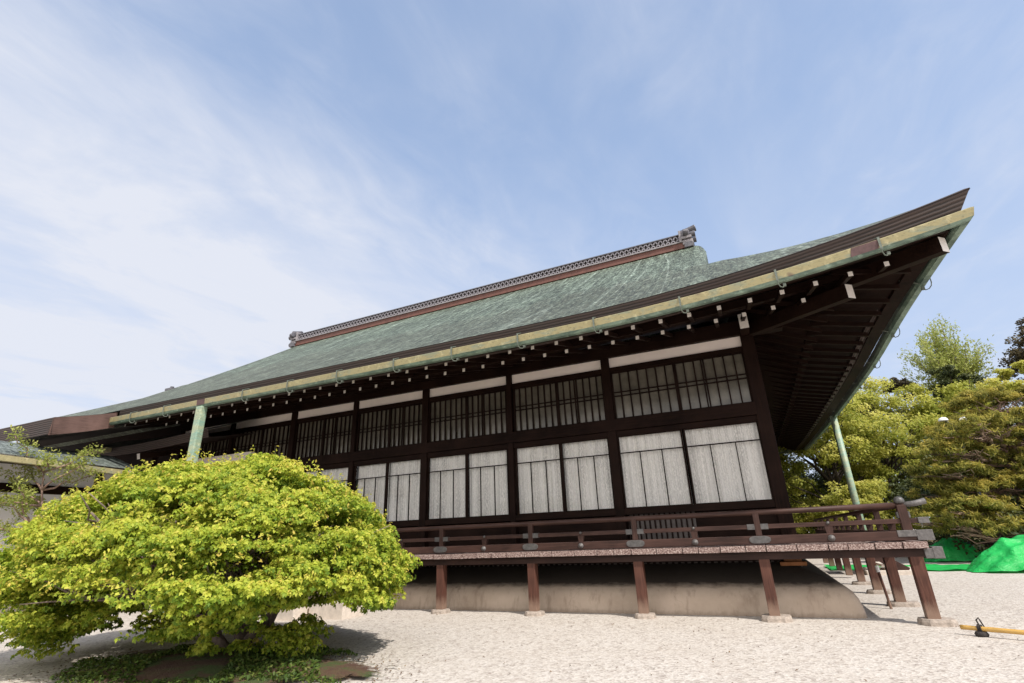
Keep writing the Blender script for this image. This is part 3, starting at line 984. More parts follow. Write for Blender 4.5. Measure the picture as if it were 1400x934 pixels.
def ridge_end(x, sgn):
    g = MB()
    z = zr(x)
    X = lambda a: x + sgn * a
    # stepped foot, plaque, scroll sides and the tile horn that projects on top
    g.box((min(X(-.05), X(.22)), YR - .20, z + .02), (max(X(-.05), X(.22)), YR + .20, z + .16), 1)
    g.prism([(X(-.02), z - .10), (X(.20), z - .10), (X(.24), z + .0), (X(.18), z + .06), (X(.0), z + .06)], YR - .26, YR + .26, 0)
    g.box((min(X(-.10), X(.20)), YR - .24, z + .18), (max(X(-.10), X(.20)), YR + .24, z + .26), 1)
    g.box((min(X(-.06), X(.16)), YR - .19, z + .26), (max(X(-.06), X(.16)), YR + .19, z + .44), 0)
    g.tube([(X(-.10), YR, z + .49), (X(.16), YR, z + .53), (X(.33), YR, z + .56)], [.075, .085, .095], 10, 0)
    g.tube([(X(.10), YR - .16, z + .30), (X(.30), YR - .16, z + .30)], [.07, .085], 10, 0)
    g.tube([(X(.10), YR + .16, z + .30), (X(.30), YR + .16, z + .30)], [.07, .085], 10, 0)
    g.tube([(X(.0), YR - .30, z + .34), (X(.12), YR - .27, z + .33)], [.085, .09], 10, 0)
    g.box((min(X(-.12), X(-.06)), YR - .23, z + .10), (max(X(-.12), X(-.06)), YR + .23, z + .46), 1)
    g.build('ridge_ornament', [m_tile, m_tile_pale], roof_o, bevel=0.012)


ridge_end(-0.50, 1)
ridge_end(-14.45, -1)
# small finial far along the roof edge on the left
g = MB()
g.box((-14.90, YE + 2.25, 5.36), (-14.60, YE + 2.5, 5.43), 0)
g.tube([(-14.75, YE + 2.35, 5.43), (-14.75, YE + 2.35, 5.49)], 0.05, 8)
g.build('roof_finial', m_tile, roof_o)

# --- soffits
SB = lambda d: 3.905 + 0.313 * (d - 1.14)        # base soffit height at distance d from gutter line
SF = lambda d: 3.895 + 0.25 * (d - 0.40) - 0.04      # flying soffit
g = MB()
for fn, ts in ((front_pt, T_FRONT), (side_pt, T_SIDE)):
    for (d0, z0, d1, z1, am0, am1) in ((1.14, SB(1.14) + .03, 2.62, SB(2.62) + .03, .26, .12), (0.20, SF(.20), 1.20, SF(1.2), .36, .30)):
        rows = [[fn(t, d0, z0, am0) for t in ts], [fn(t, d1, z1, am1) for t in ts]]
        g.grid(rows, 0)
g.build('soffit', wd[0], hall)
g = MB()
for fn, ts in ((front_pt, T_FRONT), (side_pt, T_SIDE)):
    sweep(g, [(1.13, SB(1.14) + .02), (1.24, SB(1.14) + .02), (1.24, SF(1.2)), (1.13, SF(1.13))], fn, ts, 0, .28)
    sweep(g, [(0.20, 3.77), (0.36, 3.79), (0.36, SF(.36) + .01), (0.20, 3.86)], fn, ts, 0, .37)
g.build('eave_batten', wd[0], hall)

# --- rafters: a base row and a flying row on the front and right eaves, white painted ends
base_mb = None


def rafter(name, p, q, w, h):
    g = MB()
    g.beam(p, q, w, h, 0, 1, plumb=True)
    return g.build(name, [wd[1] if abs(p[1] - q[1]) > abs(p[0] - q[0]) else wd[0], m_white_end], hall)


SPX = 0.388
proto = {}


def put_rafter(kind, p, q, key):
    p, q = Vector(p), Vector(q)
    if key in proto:
        o0, p0 = proto[key]
        dup(o0, hall, wloc(o0) + (p - p0))
    else:
        proto[key] = (rafter(kind, p, q, 0.052, 0.062), p)


for k in range(36):
    x = 1.10 - k * SPX
    t = XC - 1.14 - x
    rz = rise(t + 1.14, 0.26 / 0.43 * 0.43)
    put_rafter('base_rafter', (x, 9.05, SB(2.59) - .02 + rz * .5), (x, 7.60, SB(1.14) - .02 + rz), ('b', round(rz, 4) if rz > 1e-4 else 0))
for k in range(39):
    x = 1.95 - k * SPX
    t = XC - x
    rz = rise(t, 0.30)
    put_rafter('flying_rafter', (x, 7.62, SF(1.16) - .06 + rz * .8), (x, 6.88, SF(.40) - .078 + rz), ('f', round(rz, 4) if rz > 1e-4 else 0))
for k in range(42):
    t = 0.55 + k * SPX
    y = YC + 1.14 + t
    rz = rise(t + 1.14, 0.26) + side_extra(t)
    x1 = side_x(t) - 1.14
    put_rafter('base_rafter', (0.34, y, SB(2.59) - .02 + rz * .8), (x1, y, SB(1.14) - .02 + rz), ('sb', k))
for k in range(45):
    t = 0.45 + k * SPX
    y = YC + 0.4 + t
    rz = rise(t + .4, 0.30) + side_extra(t)
    put_rafter('flying_rafter', (side_x(t) - 1.22, y, SF(1.16) - .05 + rz), (side_x(t) - .40, y, SF(.40) - .05 + rz), ('sf', k))
# hip rafters
g = MB(); g.beam((0.32, 9.0, 4.36), (2.49, 6.74, 4.02), 0.12, 0.19, 0, 1, plumb=True); g.build('hip_rafter', [wd[0], m_white_end], hall)
g = MB(); g.beam((0.32, 9.0, 4.17), (1.63, 7.44, 3.94), 0.12, 0.20, 0, 1, plumb=True); g.build('hip_rafter', [wd[0], m_white_end], hall)
g = MB(); g.beam((0.33, 9.4, 4.23), (0.33, 8.45, 4.17), 0.13, 0.25, 0, 1, plumb=True); g.build('purlin_end', [wd[1], m_white_end], hall)
g = MB(); g.beam((0.20, 9.0, 4.23), (0.90, 9.0, 4.23), 0.19, 0.24, 0); g.build('purlin_end', [wd[0], m_white_end], hall)

# --- gutters
GP = [(0.02, 3.748), (0.0, 3.842), (0.02, 3.855), (0.13, 3.855), (0.14, 3.76), (0.12, 3.712), (0.05, 3.712)]


def gutter(fn, ts, face):
    g = MB()
    n = len(GP)
    for k in range(n):
        a, b = GP[k], GP[(k + 1) % n]
        mi = 0 if k in (0, 1) else 1
        if face == 'side':
            mi = 1
        rows = [[fn(t, d, z) for t in ts] for d, z in (a, b)]
        g.grid(rows, mi)
    r0 = [fn(ts[-1], d, z) for d, z in GP]
    g.add(r0, [tuple(range(n))], 0)
    return g


gutter(front_pt, T_FRONT, 'front').build('gutter', [m_gut_cream, m_gut_teal], hall)
gutter(side_pt, T_SIDE, 'side').build('gutter', [m_gut_cream, m_gut_teal], hall)
# bare patches where repairs were made
for t0, t1 in ((0.93, 1.22),):
    g = MB()
    ts = np.linspace(t0, t1, 4)
    g.grid([[front_pt(t, -0.003 + 0.02, 3.742) for t in ts], [front_pt(t, -0.003, 3.846) for t in ts]])
    g.build('gutter_patch', m_patch, hall)
g = MB(); ts = np.linspace(12.32, 12.55, 3)
g.grid([[front_pt(t, 0.017, 3.742) for t in ts], [front_pt(t, -0.003, 3.846) for t in ts]]); g.build('gutter_patch', m_patch, hall)


def bracket_front():
    g = MB()
    # strap over the gutter face, S hook and eye below, stay rising to the eave edge
    g.box((-.012, -.010, -.13), (.012, -.004, .03), 0)
    g.tube([(0, -.006, -.12), (0.0, .005, -.165), (.02, .03, -.195), (.05, .06, -.195), (.07, .075, -.165), (.065, .075, -.14)], .0065, 6, 0)
    g.box((.055, .06, -.18), (.088, .095, -.145), 0)
    g.tube([(.03, .07, -.125), (.01, .20, -.07), (.0, .32, -.02)], .006, 6, 0)
    g.tube([(0, .0, .02), (.0, .06, .05), (.0, .13, .08)], .006, 6, 0)
    return g


first = None
for x in (1.83, 0.72, -0.44, -1.61, -2.77, -3.9, -5.0, -6.2, -7.35, -8.5, -10.8, -11.9):
    t = XC - x
    pos = Vector((x, YC, 3.845 + rise(t)))
    if first is None:
        g = bracket_front(); g.v = [tuple(Vector(v) + pos) for v in g.v]
        first = g.build('gutter_bracket', m_bracket, hall, origin=pos)
    else:
        dup(first, hall, pos)
first = None
for t in (1.25, 2.7, 4.2, 5.7, 7.2, 8.7, 10.2, 11.7, 13.2, 14.7, 16.2, 17.7):
    pos = Vector((side_x(t), YC + t, 3.845 + rise(t) + side_extra(t)))
    if first is None:
        g = bracket_front()
        g.v = [tuple(Vector((-v[1], v[0], v[2])) + pos) for v in g.v]
        first = g.build('gutter_bracket', m_bracket, hall, origin=pos)
    else:
        dup(first, hall, pos)

# --- downpipes
g = MB(); g.box((-9.775, 6.45, 0.0), (-9.605, 6.59, 3.715)); g.build('downpipe', m_pipe, hall, bevel=0.02)
g = MB(); g.tube([(2.27, 15.9, 3.80), (2.27, 15.9, 0.0)], 0.085, 10); g.build('downpipe', m_pipe, hall, smooth=True)

# ------------------------------------------------------------------ hall walls
PX = [-13.9, -11.92, -9.8, -7.92, -6.03, -4.07, -2.1, 0.345]
WY = 9.0
for i, x in enumerate(PX):
    w = 0.20 if i == 7 else (0.105 if i in (0, 1, 3, 5) else 0.15)
    g = MB(); g.box((x - w / 2, 8.92, 0.60), (x + w / 2, 9.10, 4.11)); g.build('pillar', wd[2], hall, bevel=0.008)
g = MB(); g.box((-14.0, 8.90, 4.107), (0.45, 9.12, 4.36)); g.build('head_beam', wd[0], hall)
g = MB(); g.box((-14.0, 8.955, 3.835), (0.25, 9.05, 3.918)); g.build('tie_beam', wd[0], hall)
g = MB(); g.box((-14.0, 8.90, 2.745), (0.26, 9.06, 2.945)); g.box((-14.0, 8.945, 2.655), (0.26, 9.04, 2.74)); g.build('lintel', wd[0], hall)
g = MB(); g.box((-14.0, 8.93, 1.345), (0.26, 9.06, 1.44)); g.build('window_sill', wd[0], hall)
g = MB(); g.box((-14.0, 8.90, 0.80), (0.44, 9.10, 0.93)); g.build('floor_beam', wd[0], hall)
for a, b, wa, wb in [(PX[i], PX[i + 1], .07, .07 if i < 6 else .10) for i in range(7)]:
    g = MB(); g.box((a + wa - 0.01, 8.985, 3.916), (b - wb + 0.01, 9.02, 4.109)); g.build('plaster_panel', m_plaster, hall)


def transom(a, b):
    """latticed transom: frame with slender bars, pane behind"""
    g = MB()
    z0, z1 = 2.945, 3.835
    g.box((a, 8.975, z0), (b, 9.01, z0 + .03)); g.box((a, 8.975, z1 - .03), (b, 9.01, z1))
    w = b - a
    half = 2
    for h_ in range(half):
        xa = a + w * h_ / half; xb = a + w * (h_ + 1) / half
        g.box((xa, 8.97, z0), (xa + .028, 9.012, z1)); g.box((xb - .028, 8.97, z0), (xb, 9.012, z1))
        n = 7
        for k in range(1, n):
            x = xa + (xb - xa) * k / n
            g.box((x - .011, 8.98, z0 + .03), (x + .011, 9.008, z1 - .03))
        if h_ == 1:
            x = xa + (xb - xa) * 0.43
            g.box((x - .05, 8.978, z0 + .03), (x - .03, 9.0, z1 - .03))
    zm = (z0 + z1) / 2 + .02
    for dz in (-.035, .035):
        g.box((a, 8.983, zm + dz - .009), (b, 9.006, zm + dz + .009))
    o = g.build('transom_window', wd[2], hall)
    g = MB(); g.box((a + .01, 9.02, z0 + .01), (b - .01, 9.028, z1 - .01)); g.build('pane', m_transom, o)


for i in range(7):
    transom(PX[i] + .075, PX[i + 1] - (.075 if i < 6 else .10))


def window(a, b, z0=1.44, z1=2.655, phase=0.0, name='sliding_window'):
    g = MB()
    st = .026
    g.box((a, 8.965, z0), (a + st, 9.0, z1)); g.box((b - st, 8.965, z0), (b, 9.0, z1))
    g.box((a + st, 8.967, z1 - .02), (b - st, 8.998, z1)); g.box((a + st, 8.967, z0), (b - st, 8.998, z0 + .02))
    zm = z0 + (z1 - z0) * .755
    g.box((a + st, 8.968, zm - .009), (b - st, 8.99, zm + .009))
    for k in (1, 2):
        x = a + (b - a) * k / 3
        g.box((x - .008, 8.97, z0 + .02), (x + .008, 8.988, zm))
    o = g.build(name, wd[2], hall)
    g = MB(); g.box((a + st, 8.980, z0 + .02), (b - st, 8.983, z1 - .02)); g.build('pane', m_glass, o)
    g = MB()
    xs = np.linspace(a + .005, b - .005, 46)
    rows = []
    for z in np.linspace(z0 - .01, z1 + .01, 5):
        rows.append([(x, 9.06 + (.012 + .016 * (1 + math.sin(x * 5.3 + phase * 3)) / 2) * math.sin(x * 44 + phase + .9 * math.sin(x * 9 + z * 1.3 + phase)) + .007 * math.sin(x * 97 + phase * 2 + z), z) for x in xs])
    g.grid(rows)
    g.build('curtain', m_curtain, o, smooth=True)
    return o


def panels(i, n, left=.075, right=.075):
    a, b = PX[i] + left, PX[i + 1] - right
    for k in range(n):
        xa = a + (b - a) * k / n; xb = a + (b - a) * (k + 1) / n
        window(xa + .004, xb - .004, phase=i * 2.1 + k * 1.3)


for i in range(0, 6):
    panels(i, 2)
# rightmost bay: a low lattice door and a wide window
window(-2.025, -0.93, phase=4.0, name='lattice_door')
window(-0.905, 0.245, phase=6.0)
door = [o for o in hall.children if o.name.startswith('lattice_door')][0]
g = MB()
g.box((-2.0, 9.03, 0.95), (-0.93, 9.04, 1.345), 1)
for k in range(13):
    x = -1.99 + k * 0.083
    g.box((x, 9.0, .95), (x + .022, 9.03, 1.345), 0)
g.build('lattice', [wd[2], m_slat_bg], door)
g = MB(); g.box((-14, 9.045, 0.93), (0.30, 9.09, 1.36)); g.build('wainscot', wd[0], hall)
# dark interior backing and far walls so that the hall is a closed body
g = MB()
g.box((-14.0, 9.5, 0.9), (0.30, 9.55, 4.3)); g.box((-14.05, 9.05, 0.6), (-13.98, 24.0, 4.3))
g.box((-14, 23.9, .6), (0.3, 24.0, 4.4)); g.box((-14, 9.06, 0.88), (0.3, 24, 0.92)); g.box((-14, 9.1, 4.30), (0.3, 24, 4.34))
g.build('interior_wall', m_darkvoid, hall)
g = MB(); g.box((0.27, 9.1, 0.60), (0.36, 24.0, 4.36))
for k in range(8):
    g.box((0.25, 10.9 + k * 1.97, 0.6), (0.41, 11.05 + k * 1.97, 4.36))
g.box((0.24, 9.1, 2.7), (0.42, 24, 2.95)); g.build('side_wall', wd[2], hall)

# crawl space: slatted screen, corner stump, foundation mound
g = MB()
g.box((-14, 8.80, 0.50), (0.42, 8.84, 0.80), 1)
for k in range(150):
    x = 0.38 - k * 0.095
    g.box((x - .02, 8.77, .50), (x + .02, 8.80, .80), 0)
g.box((-14, 8.74, .62), (.42, 8.77, .655), 0)
g.build('crawl_space_screen', [wd[2], m_slat_bg], hall)
g = MB(); g.box((0.20, 8.60, 0.56), (0.42, 8.80, 0.82)); g.box((0.14, 8.52, .56), (.47, 8.84, .61)); g.build('post_stump', w_stump, hall, bevel=.01)
g = MB()
prof = [(0,0),(.012,.1),(.04,.2),(.085,.28),(.15,.335),(.25,.395),(.40,.465),(.6,.545),(.75,.595)]
FX, FY = 0.97, 8.02
ring = []
for d, z in prof:
    ring.append([(-14.5, FY + d, z), (-7, FY + d, z), (-3, FY + d, z)] + [(x, FY + d, z) for x in np.linspace(-1.5, FX - d - .12, 5)] + [(FX - d - .04, FY + d + .01, z), (FX - d - .01, FY + d + .04, z)] +
                [(FX - d, FY + d + .12, z), (FX - d, 12, z), (FX - d, 18, z), (FX - d, 24, z)])
g.grid(ring)
top = ring[-1]
g.grid([[(p[0], p[1], .595) for p in top], [(min(p[0], .1), max(p[1], 9.2) if p[1] < 9.3 else p[1], .60) for p in top]])
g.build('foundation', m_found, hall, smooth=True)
g = MB()
g.box((0.30, 12.4, 0.12), (0.34, 14.0, 0.72), 1)
for k in range(9):
    g.box((0.34, 12.4 + k * .19, .12), (0.37, 12.44 + k * .19, .72), 0)
for k in range(4):
    g.box((0.345, 12.4, .16 + k * .15), (0.365, 14.0, .20 + k * .15), 0)
g.build('vent_grille', [wd[1], m_darkvoid], hall)

# ------------------------------------------------------------------ veranda
ver = thing('veranda', 'raised red brown veranda with low railing running along the hall', 'veranda', (-4.0, 8.2, 0))
DZ = 0.848
VX0 = -14.0
PST = [1.535 - 1.582 * i for i in range(10)]
SPY = [7.69 + 1.582 * i for i in range(1, 8)]
# boards: ends show along the front edge, each a little different
g = MB()
x = 1.66
rb = random.Random(3)
while x > VX0:
    w = rb.choice((.30, .24, .2, .34, .27))
    jz = rb.uniform(-.005, .005); jy = rb.uniform(-.012, .012)
    g.box((x - w + .010, 7.56 + jy, .778 + jz * .5), (x, 8.93, DZ + jz), 0)
    x -= w
y = 8.95
while y < 19.5:
    w = rb.choice((.22, .26, .3))
    g.box((0.42, y + .004, .78), (1.66 + rb.uniform(-.01, .01), y + w, DZ + rb.uniform(-.004, .004)), 0)
    y += w
g.build('deck', m_deck, ver)
g = MB(); g.box((VX0, 7.60, .768), (1.62, 8.90, .7755)); g.box((0.44, 8.90, .768), (1.62, 19.4, .7755))
for k in range(20):
    g.box((1.0 - k * .79, 7.76, .70), (1.09 - k * .79, 8.76, .768))
g.build('joists', wd[1], ver)
g = MB(); g.box((VX0, 7.63, .685), (1.76, 7.75, .767)); g.build('edge_beam', w_beam, ver)
g = MB(); g.box((1.475, 7.75, .685), (1.595, 19.4, .767)); g.build('edge_beam', wr[1], ver)
g = MB(); g.box((1.70, 7.62, .665), (1.80, 7.76, .79)); g.box((1.62, 7.618, .668), (1.70, 7.762, .775), 0); g.build('beam_cap', m_metal_pale, ver, bevel=.006)
post_mb = None
first = None
for x in PST:
    p = Vector((x, 7.69, .05))
    if first is None:
        g = MB(); g.box((x - .062, 7.628, .05), (x + .062, 7.752, .69)); first = g.build('post', w_post, ver, origin=p, bevel=.006)
    else:
        dup(first, ver, p)
for y in SPY:
    dup(first, ver, (1.535, y, .05))
# rails, front and side
g = MB(); g.tube([(VX0, 7.69, 1.246), (-6, 7.69, 1.243), (0, 7.69, 1.246), (1.50, 7.69, 1.250)], .034, 10); g.build('handrail', wr[0], ver, smooth=True)
g = MB(); g.tube([(1.56, 7.69, 1.253), (1.68, 7.69, 1.262), (1.79, 7.69, 1.284)], [.031, .031, .033], 10); g.build('handrail_end', m_metal_pale, ver, smooth=True)
g = MB(); g.tube([(1.535, 7.66, 1.25), (1.535, 19.3, 1.25)], .034, 10); g.build('handrail', wr[1], ver, smooth=True)
g = MB(); g.box((VX0, 7.665, 1.046), (1.66, 7.715, 1.10)); g.build('middle_rail', wr[0], ver, bevel=.004)
g = MB(); g.box((1.51, 7.72, 1.046), (1.56, 19.3, 1.10)); g.build('middle_rail', wr[1], ver, bevel=.004)
g = MB(); g.box((VX0, 7.64, .862), (1.60, 7.74, .965)); g.build('base_rail', wr[0], ver, bevel=.006)
g = MB(); g.box((1.485, 7.745, .862), (1.585, 19.3, .965)); g.build('base_rail', wr[1], ver, bevel=.006)
# metal caps on the rail ends past the corner
g = MB(); g.box((1.60, 7.632, .858), (1.76, 7.748, .972)); g.box((1.42, 7.634, .90), (1.60, 7.64, .972)); g.build('rail_cap', m_metal_pale, ver, bevel=.004)
g = MB(); g.box((1.66, 7.655, 1.04), (1.765, 7.725, 1.108)); g.build('rail_cap', m_metal_pale, ver, bevel=.004)
g = MB(); g.box((1.47, 7.655, 1.105), (1.60, 7.725, 1.175)); g.build('rail_cap', m_metal, ver, bevel=.004)
# rail posts
first = None
for x in PST[1:]:
    p = Vector((x, 7.69, .965))
    if first is None:
        g = MB(); g.box((x - .036, 7.655, .965), (x + .036, 7.725, 1.235)); first = g.build('rail_post', wr[2], ver, origin=p, bevel=.004)
    else:
        dup(first, ver, p)
for y in SPY:
    dup(first, ver, (1.535, y, .965))
g = MB(); g.box((1.488, 7.645, .965), (1.582, 7.735, 1.25)); g.build('corner_post', wr[2], ver, bevel=.006)
g = MB(); g.lathe([(.0, .0), (.045, .004), (.056, .02), (.054, .05), (.035, .075), (0.004, .082)], (1.535, 7.69, 1.265), 14); g.build('post_finial', m_metal, ver, smooth=True)
# short struts half way, splayed, with round nail covers
first = None; firstc = None; firstp = None; firsts = None
mids = [PST[i] - .79 for i in range(9)]
for x in mids:
    p = Vector((x, 7.69, .965))
    if first is None:
        g = MB(); g.prism([(x - .034, .965), (x + .034, .965), (x + .045, 1.046), (x - .045, 1.046)], 7.66, 7.72); first = g.build('rail_strut', wr[2], ver, origin=p)
        g = MB(); g.lathe([(.040, 0), (.038, .012), (.026, .018), (.024, .026), (.010, .036), (.002, .037)], (x, 7.64, .91), 16, axis='y'); firstc = g.build('nail_cover', m_metal_pale, ver, smooth=True, origin=(x, 7.64, .91))
        g = MB(); g.lathe([(.02, 0), (.018, .012), (.002, .016)], (x, 7.665, 1.085), 10, axis='y'); firsts = g.build('nail_cover', m_metal, ver, smooth=True, origin=(x, 7.665, 1.085))
    else:
        dup(first, ver, p); dup(firstc, ver, (x, 7.64, .91)); dup(firsts, ver, (x, 7.665, 1.085))
for y in SPY:
    dup(first, ver, (1.535, y - .79, .965))
# hexagonal plates on the base rail and straps on the middle rail at every post
first = None; firstm = None
for x in PST[1:]:
    if first is None:
        g = MB(); g.prism([(x - .125, .935), (x - .10, .955), (x - .06, .962), (x + .06, .962), (x + .10, .955), (x + .125, .935), (x + .125, .905), (x + .10, .878), (x + .06, .872), (x - .06, .872), (x - .10, .878), (x - .125, .905)], 7.630, 7.6395)
        first = g.build('metal_plate', m_metal, ver, origin=(x, 7.63, .915), bevel=.003)
        g = MB(); g.box((x - .125, 7.658, 1.038), (x + .125, 7.722, 1.106)); firstm = g.build('metal_strap', m_metal, ver, origin=(x, 7.69, 1.04), bevel=.003)
    else:
        dup(first, ver, (x, 7.63, .915)); dup(firstm, ver, (x, 7.69, 1.04))

# base stones: things of their own under the posts
stone_labels = {0: 'broad flat base stone under the corner veranda post', 1: 'flat base stone under the front veranda post second from the right corner',
                2: 'flat base stone under the middle front veranda post', 3: 'thin base stone under the front veranda post fourth from the right corner', 4: 'thin base stone under the front veranda post nearest the yellow green shrub'}


def base_stone(x, y, label, sx, sy, h, seed):
    rr = random.Random(seed)
    g = MB()
    n = 12
    rows = []
    for z, k in ((-.03, 1.04), (h * .6, 1.0), (h, .93)):
        row = []
        for i in range(n + 1):
            t = 2 * math.pi * (i % n) / n
            c_, s_ = math.cos(t), math.sin(t)
            q = (abs(c_) ** 5 + abs(s_) ** 5) ** (-1 / 5)
            rr2 = random.Random(seed * 100 + i % n)
            j = 1 + rr2.uniform(-.06, .05)
            row.append((x + sx * c_ * q * j * k, y + sy * s_ * q * j * k, z + rr2.uniform(-.004, .004)))
        rows.append(row)
    g.grid(rows)
    g.add(rows[-1][:-1], [tuple(range(n))])
    tag(g.build('base_stone', m_stone, bevel=.006), label, 'base stone', 'base stones under the veranda posts')


for i in range(5):
    base_stone(PST[i] + (.03 if i == 0 else .01), 7.67, stone_labels[i], .17 if i < 2 else .13, .13, .062 if i < 2 else .054, 40 + i)
for i, lab in enumerate(('base stone under the first side post behind the corner post', 'base stone under the second side post behind the corner post', 'base stone under the third side post behind the corner post')):
    base_stone(1.56, SPY[i], lab, .19, .11, .056, 60 + i)
# ------------------------------------------------------------------ foliage helpers
def leaf_mesh(name, P, N, size, mat, parent=None, aspect=0.5, fold=0.25, rnd=None, droop=0.0, origin=None, axis=None):
    """many small folded leaves. P centres, N leaf normals (n,3); size scalar or (n,)"""
    n = len(P)
    P = np.asarray(P, float); N = np.asarray(N, float)
    N = N / np.maximum(np.linalg.norm(N, axis=1, keepdims=True), 1e-6)
    A = rng.normal(size=(n, 3)) if axis is None else np.asarray(axis, float)
    A = A - (A * N).sum(1, keepdims=True) * N
    A = A / np.maximum(np.linalg.norm(A, axis=1, keepdims=True), 1e-6)
    A[:, 2] -= droop
    B = np.cross(N, A)
    s = (np.ones(n) * size * rng.uniform(0.7, 1.3, n))[:, None]
    v0 = P - A * s * .5
    v2 = P + A * s * .5 - N * s * fold * .3
    v1 = P + B * s * aspect * .5 + N * s * fold * .35 - A * s * .06
    v3 = P - B * s * aspect * .5 + N * s * fold * .35 - A * s * .06
    V = np.stack([v0, v1, v2, v3], 1).reshape(-1, 3)
    if origin is None:
        origin = Vector((float(P[:, 0].mean()), float(P[:, 1].mean()), float(P[:, 2].min())))
    V = V - np.array(origin)
    idx = np.arange(n)[:, None] * 4
    F = np.concatenate([idx + np.array([[0, 1, 2]]), idx + np.array([[0, 2, 3]])], 1).reshape(-1, 3)
    me = bpy.data.meshes.new(name)
    me.vertices.add(len(V)); me.vertices.foreach_set('co', V.ravel().astype(np.float32))
    me.loops.add(len(F) * 3); me.loops.foreach_set('vertex_index', F.ravel().astype(np.int32))
    me.polygons.add(len(F))
    me.polygons.foreach_set('loop_start', (np.arange(len(F)) * 3).astype(np.int32))
    me.materials.append(mat)
    at_ = me.attributes.new('rnd', 'FLOAT', 'FACE')
    rv = rng.uniform(0, 1, n) if rnd is None else np.clip(rnd, 0, 1)
    at_.data.foreach_set('value', np.repeat(rv, 2).astype(np.float32))
    me.update(calc_edges=True)
    o = bpy.data.objects.new(name, me)
    COL.objects.link(o)
    if parent is not None:
        o.parent = parent
        o.location = Vector(origin) - wloc(parent)
    else:
        o.location = origin
    return o


def rand_dirs(n):
    v = rng.normal(size=(n, 3))
    return v / np.linalg.norm(v, axis=1, keepdims=True)


def bend(p, q, n, wob, seed):
    rr = random.Random(seed)
    p, q = Vector(p), Vector(q)
    L = (q - p).length
    pts = []
    for i in range(n + 1):
        t = i / n
        w = wob * L * math.sin(math.pi * t)
        pts.append(p.lerp(q, t) + Vector((rr.uniform(-w, w), rr.uniform(-w, w), rr.uniform(-w, w) * .6)))
    return pts


def taper(a, b, n):
    return [a + (b - a) * i / n for i in range(n + 1)]


# ------------------------------------------------------------------ the big clipped shrub
shrub = thing('clipped_shrub', 'broad dome shaped shrub with bright yellow green new leaves, on mossy soil in front', 'shrub', (SHC.x, SHC.y, 0))
DC = np.array([-5.72, 4.25, 0.80]); DS = np.array([2.24, 1.62, 1.20]); DLOW = 0.62


def dome_pt(d, k):
    s = DS.copy()
    if d[2] < 0:
        s[2] = DLOW
    if d[2] < .1:
        s[2] = s[2] * (1 + .35 * math.sin(4.3 * math.atan2(d[1], d[0]) + .6) + .3 * math.sin(7.7 * math.atan2(d[1], d[0])) + (.65 if d[0] < -.25 else 0)) if d[2] < 0 else s[2]
    wob = 1 + 0.03 * math.sin(5.1 * math.atan2(d[1], d[0]) + 2.3 * d[2]) + 0.025 * math.sin(9 * d[0] + 4 * d[2] + 1)
    return DC + d * s * k * wob


pads = []
dirs = rand_dirs(1500)
for d in dirs:
    if d[2] < -0.80:
        continue
    k = rng.uniform(0.82, 1.0)
    c = dome_pt(d, k)
    pads.append((c, d, rng.uniform(.12, .215)))
for d in rand_dirs(170):
    c = dome_pt(d, rng.uniform(.5, .82))
    pads.append((c, d, rng.uniform(.12, .2)))
for q in range(11):
    pads.append((np.array([rng.uniform(-5.4, -4.3), rng.uniform(3.5, 4.3), rng.uniform(.14, .34)]), np.array([0, -.5, .6]), rng.uniform(.1, .16)))
# drop some pads so that branches and darkness show between the layers
keep = []
for pi_, (c, d, r_) in enumerate(pads):
    h_ = math.sin(c[0] * 2.7 + 1.3) + math.sin(c[2] * 7.5 + c[0] * 1.2) + 0.7 * math.sin(c[1] * 3.3 + c[0] * 3.9)
    if h_ < -0.72 and d[2] < 0.85 and rng.uniform() < .90:
        continue
    if pi_ >= len(pads) - 11:
        keep.append((c, d, r_ * .8))
        continue
    hem = .10 + .42 * math.exp(-((c[0] + 5.5) / .95) ** 2) + (.10 if c[0] > -4.4 else 0) + .10 * math.sin(c[0] * 6 + c[1] * 3)
    if c[2] < hem:
        continue
    if d[2] < -.15 and rng.uniform() < .50:
        continue
    keep.append((c, d, r_))
Pl, Nl, Rl, Al = [], [], [], []
LF = .033
for c, d, r_ in keep:
    n = max(6, int(rng.uniform(80, 175) * r_ * r_ / .045))
    u = rand_dirs(n) * (rng.uniform(0, 1, (n, 1)) ** .45)
    p = c + u * np.array([r_ * 1.4, r_ * 1.4, r_ * .45])
    p[:, 2] -= .30 * ((p[:, :2] - c[:2]) ** 2).sum(1) / max(r_, .1) * .6
    up_ = rng.normal(size=(n, 3)) * .38 + np.array([d[0] * .75, d[1] * .75, 0.85])
    up_ /= np.linalg.norm(up_, axis=1, keepdims=True)
    t1 = np.cross(up_, np.array([0.31, 0.77, 0.12])); t1 /= np.linalg.norm(t1, axis=1, keepdims=True)
    t2 = np.cross(up_, t1)
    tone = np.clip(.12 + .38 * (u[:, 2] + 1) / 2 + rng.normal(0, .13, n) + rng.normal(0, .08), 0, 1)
    for q in range(7):
        ang = 2 * math.pi * q / 6 + rng.uniform(-.4, .4, n)
        inner = q == 6
        rad = t1 * np.cos(ang)[:, None] + t2 * np.sin(ang)[:, None]
        ln = LF * rng.uniform(.75, 1.15, n)[:, None] * (.6 if inner else 1)
        Pl.append(p + rad * ln * (.2 if inner else .62) + up_ * (ln * .5 if inner else 0))
        Nl.append(up_ * .85 + rad * .45 + rng.normal(size=(n, 3)) * .22)
        Al.append(rad * (.4 if inner else 1) + up_ * (.8 if inner else -.28))
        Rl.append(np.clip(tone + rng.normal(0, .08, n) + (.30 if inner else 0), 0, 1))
P = np.concatenate(Pl); N = np.concatenate(Nl); RR = np.concatenate(Rl); AX = np.concatenate(Al)
m_ = P[:, 2] > .06
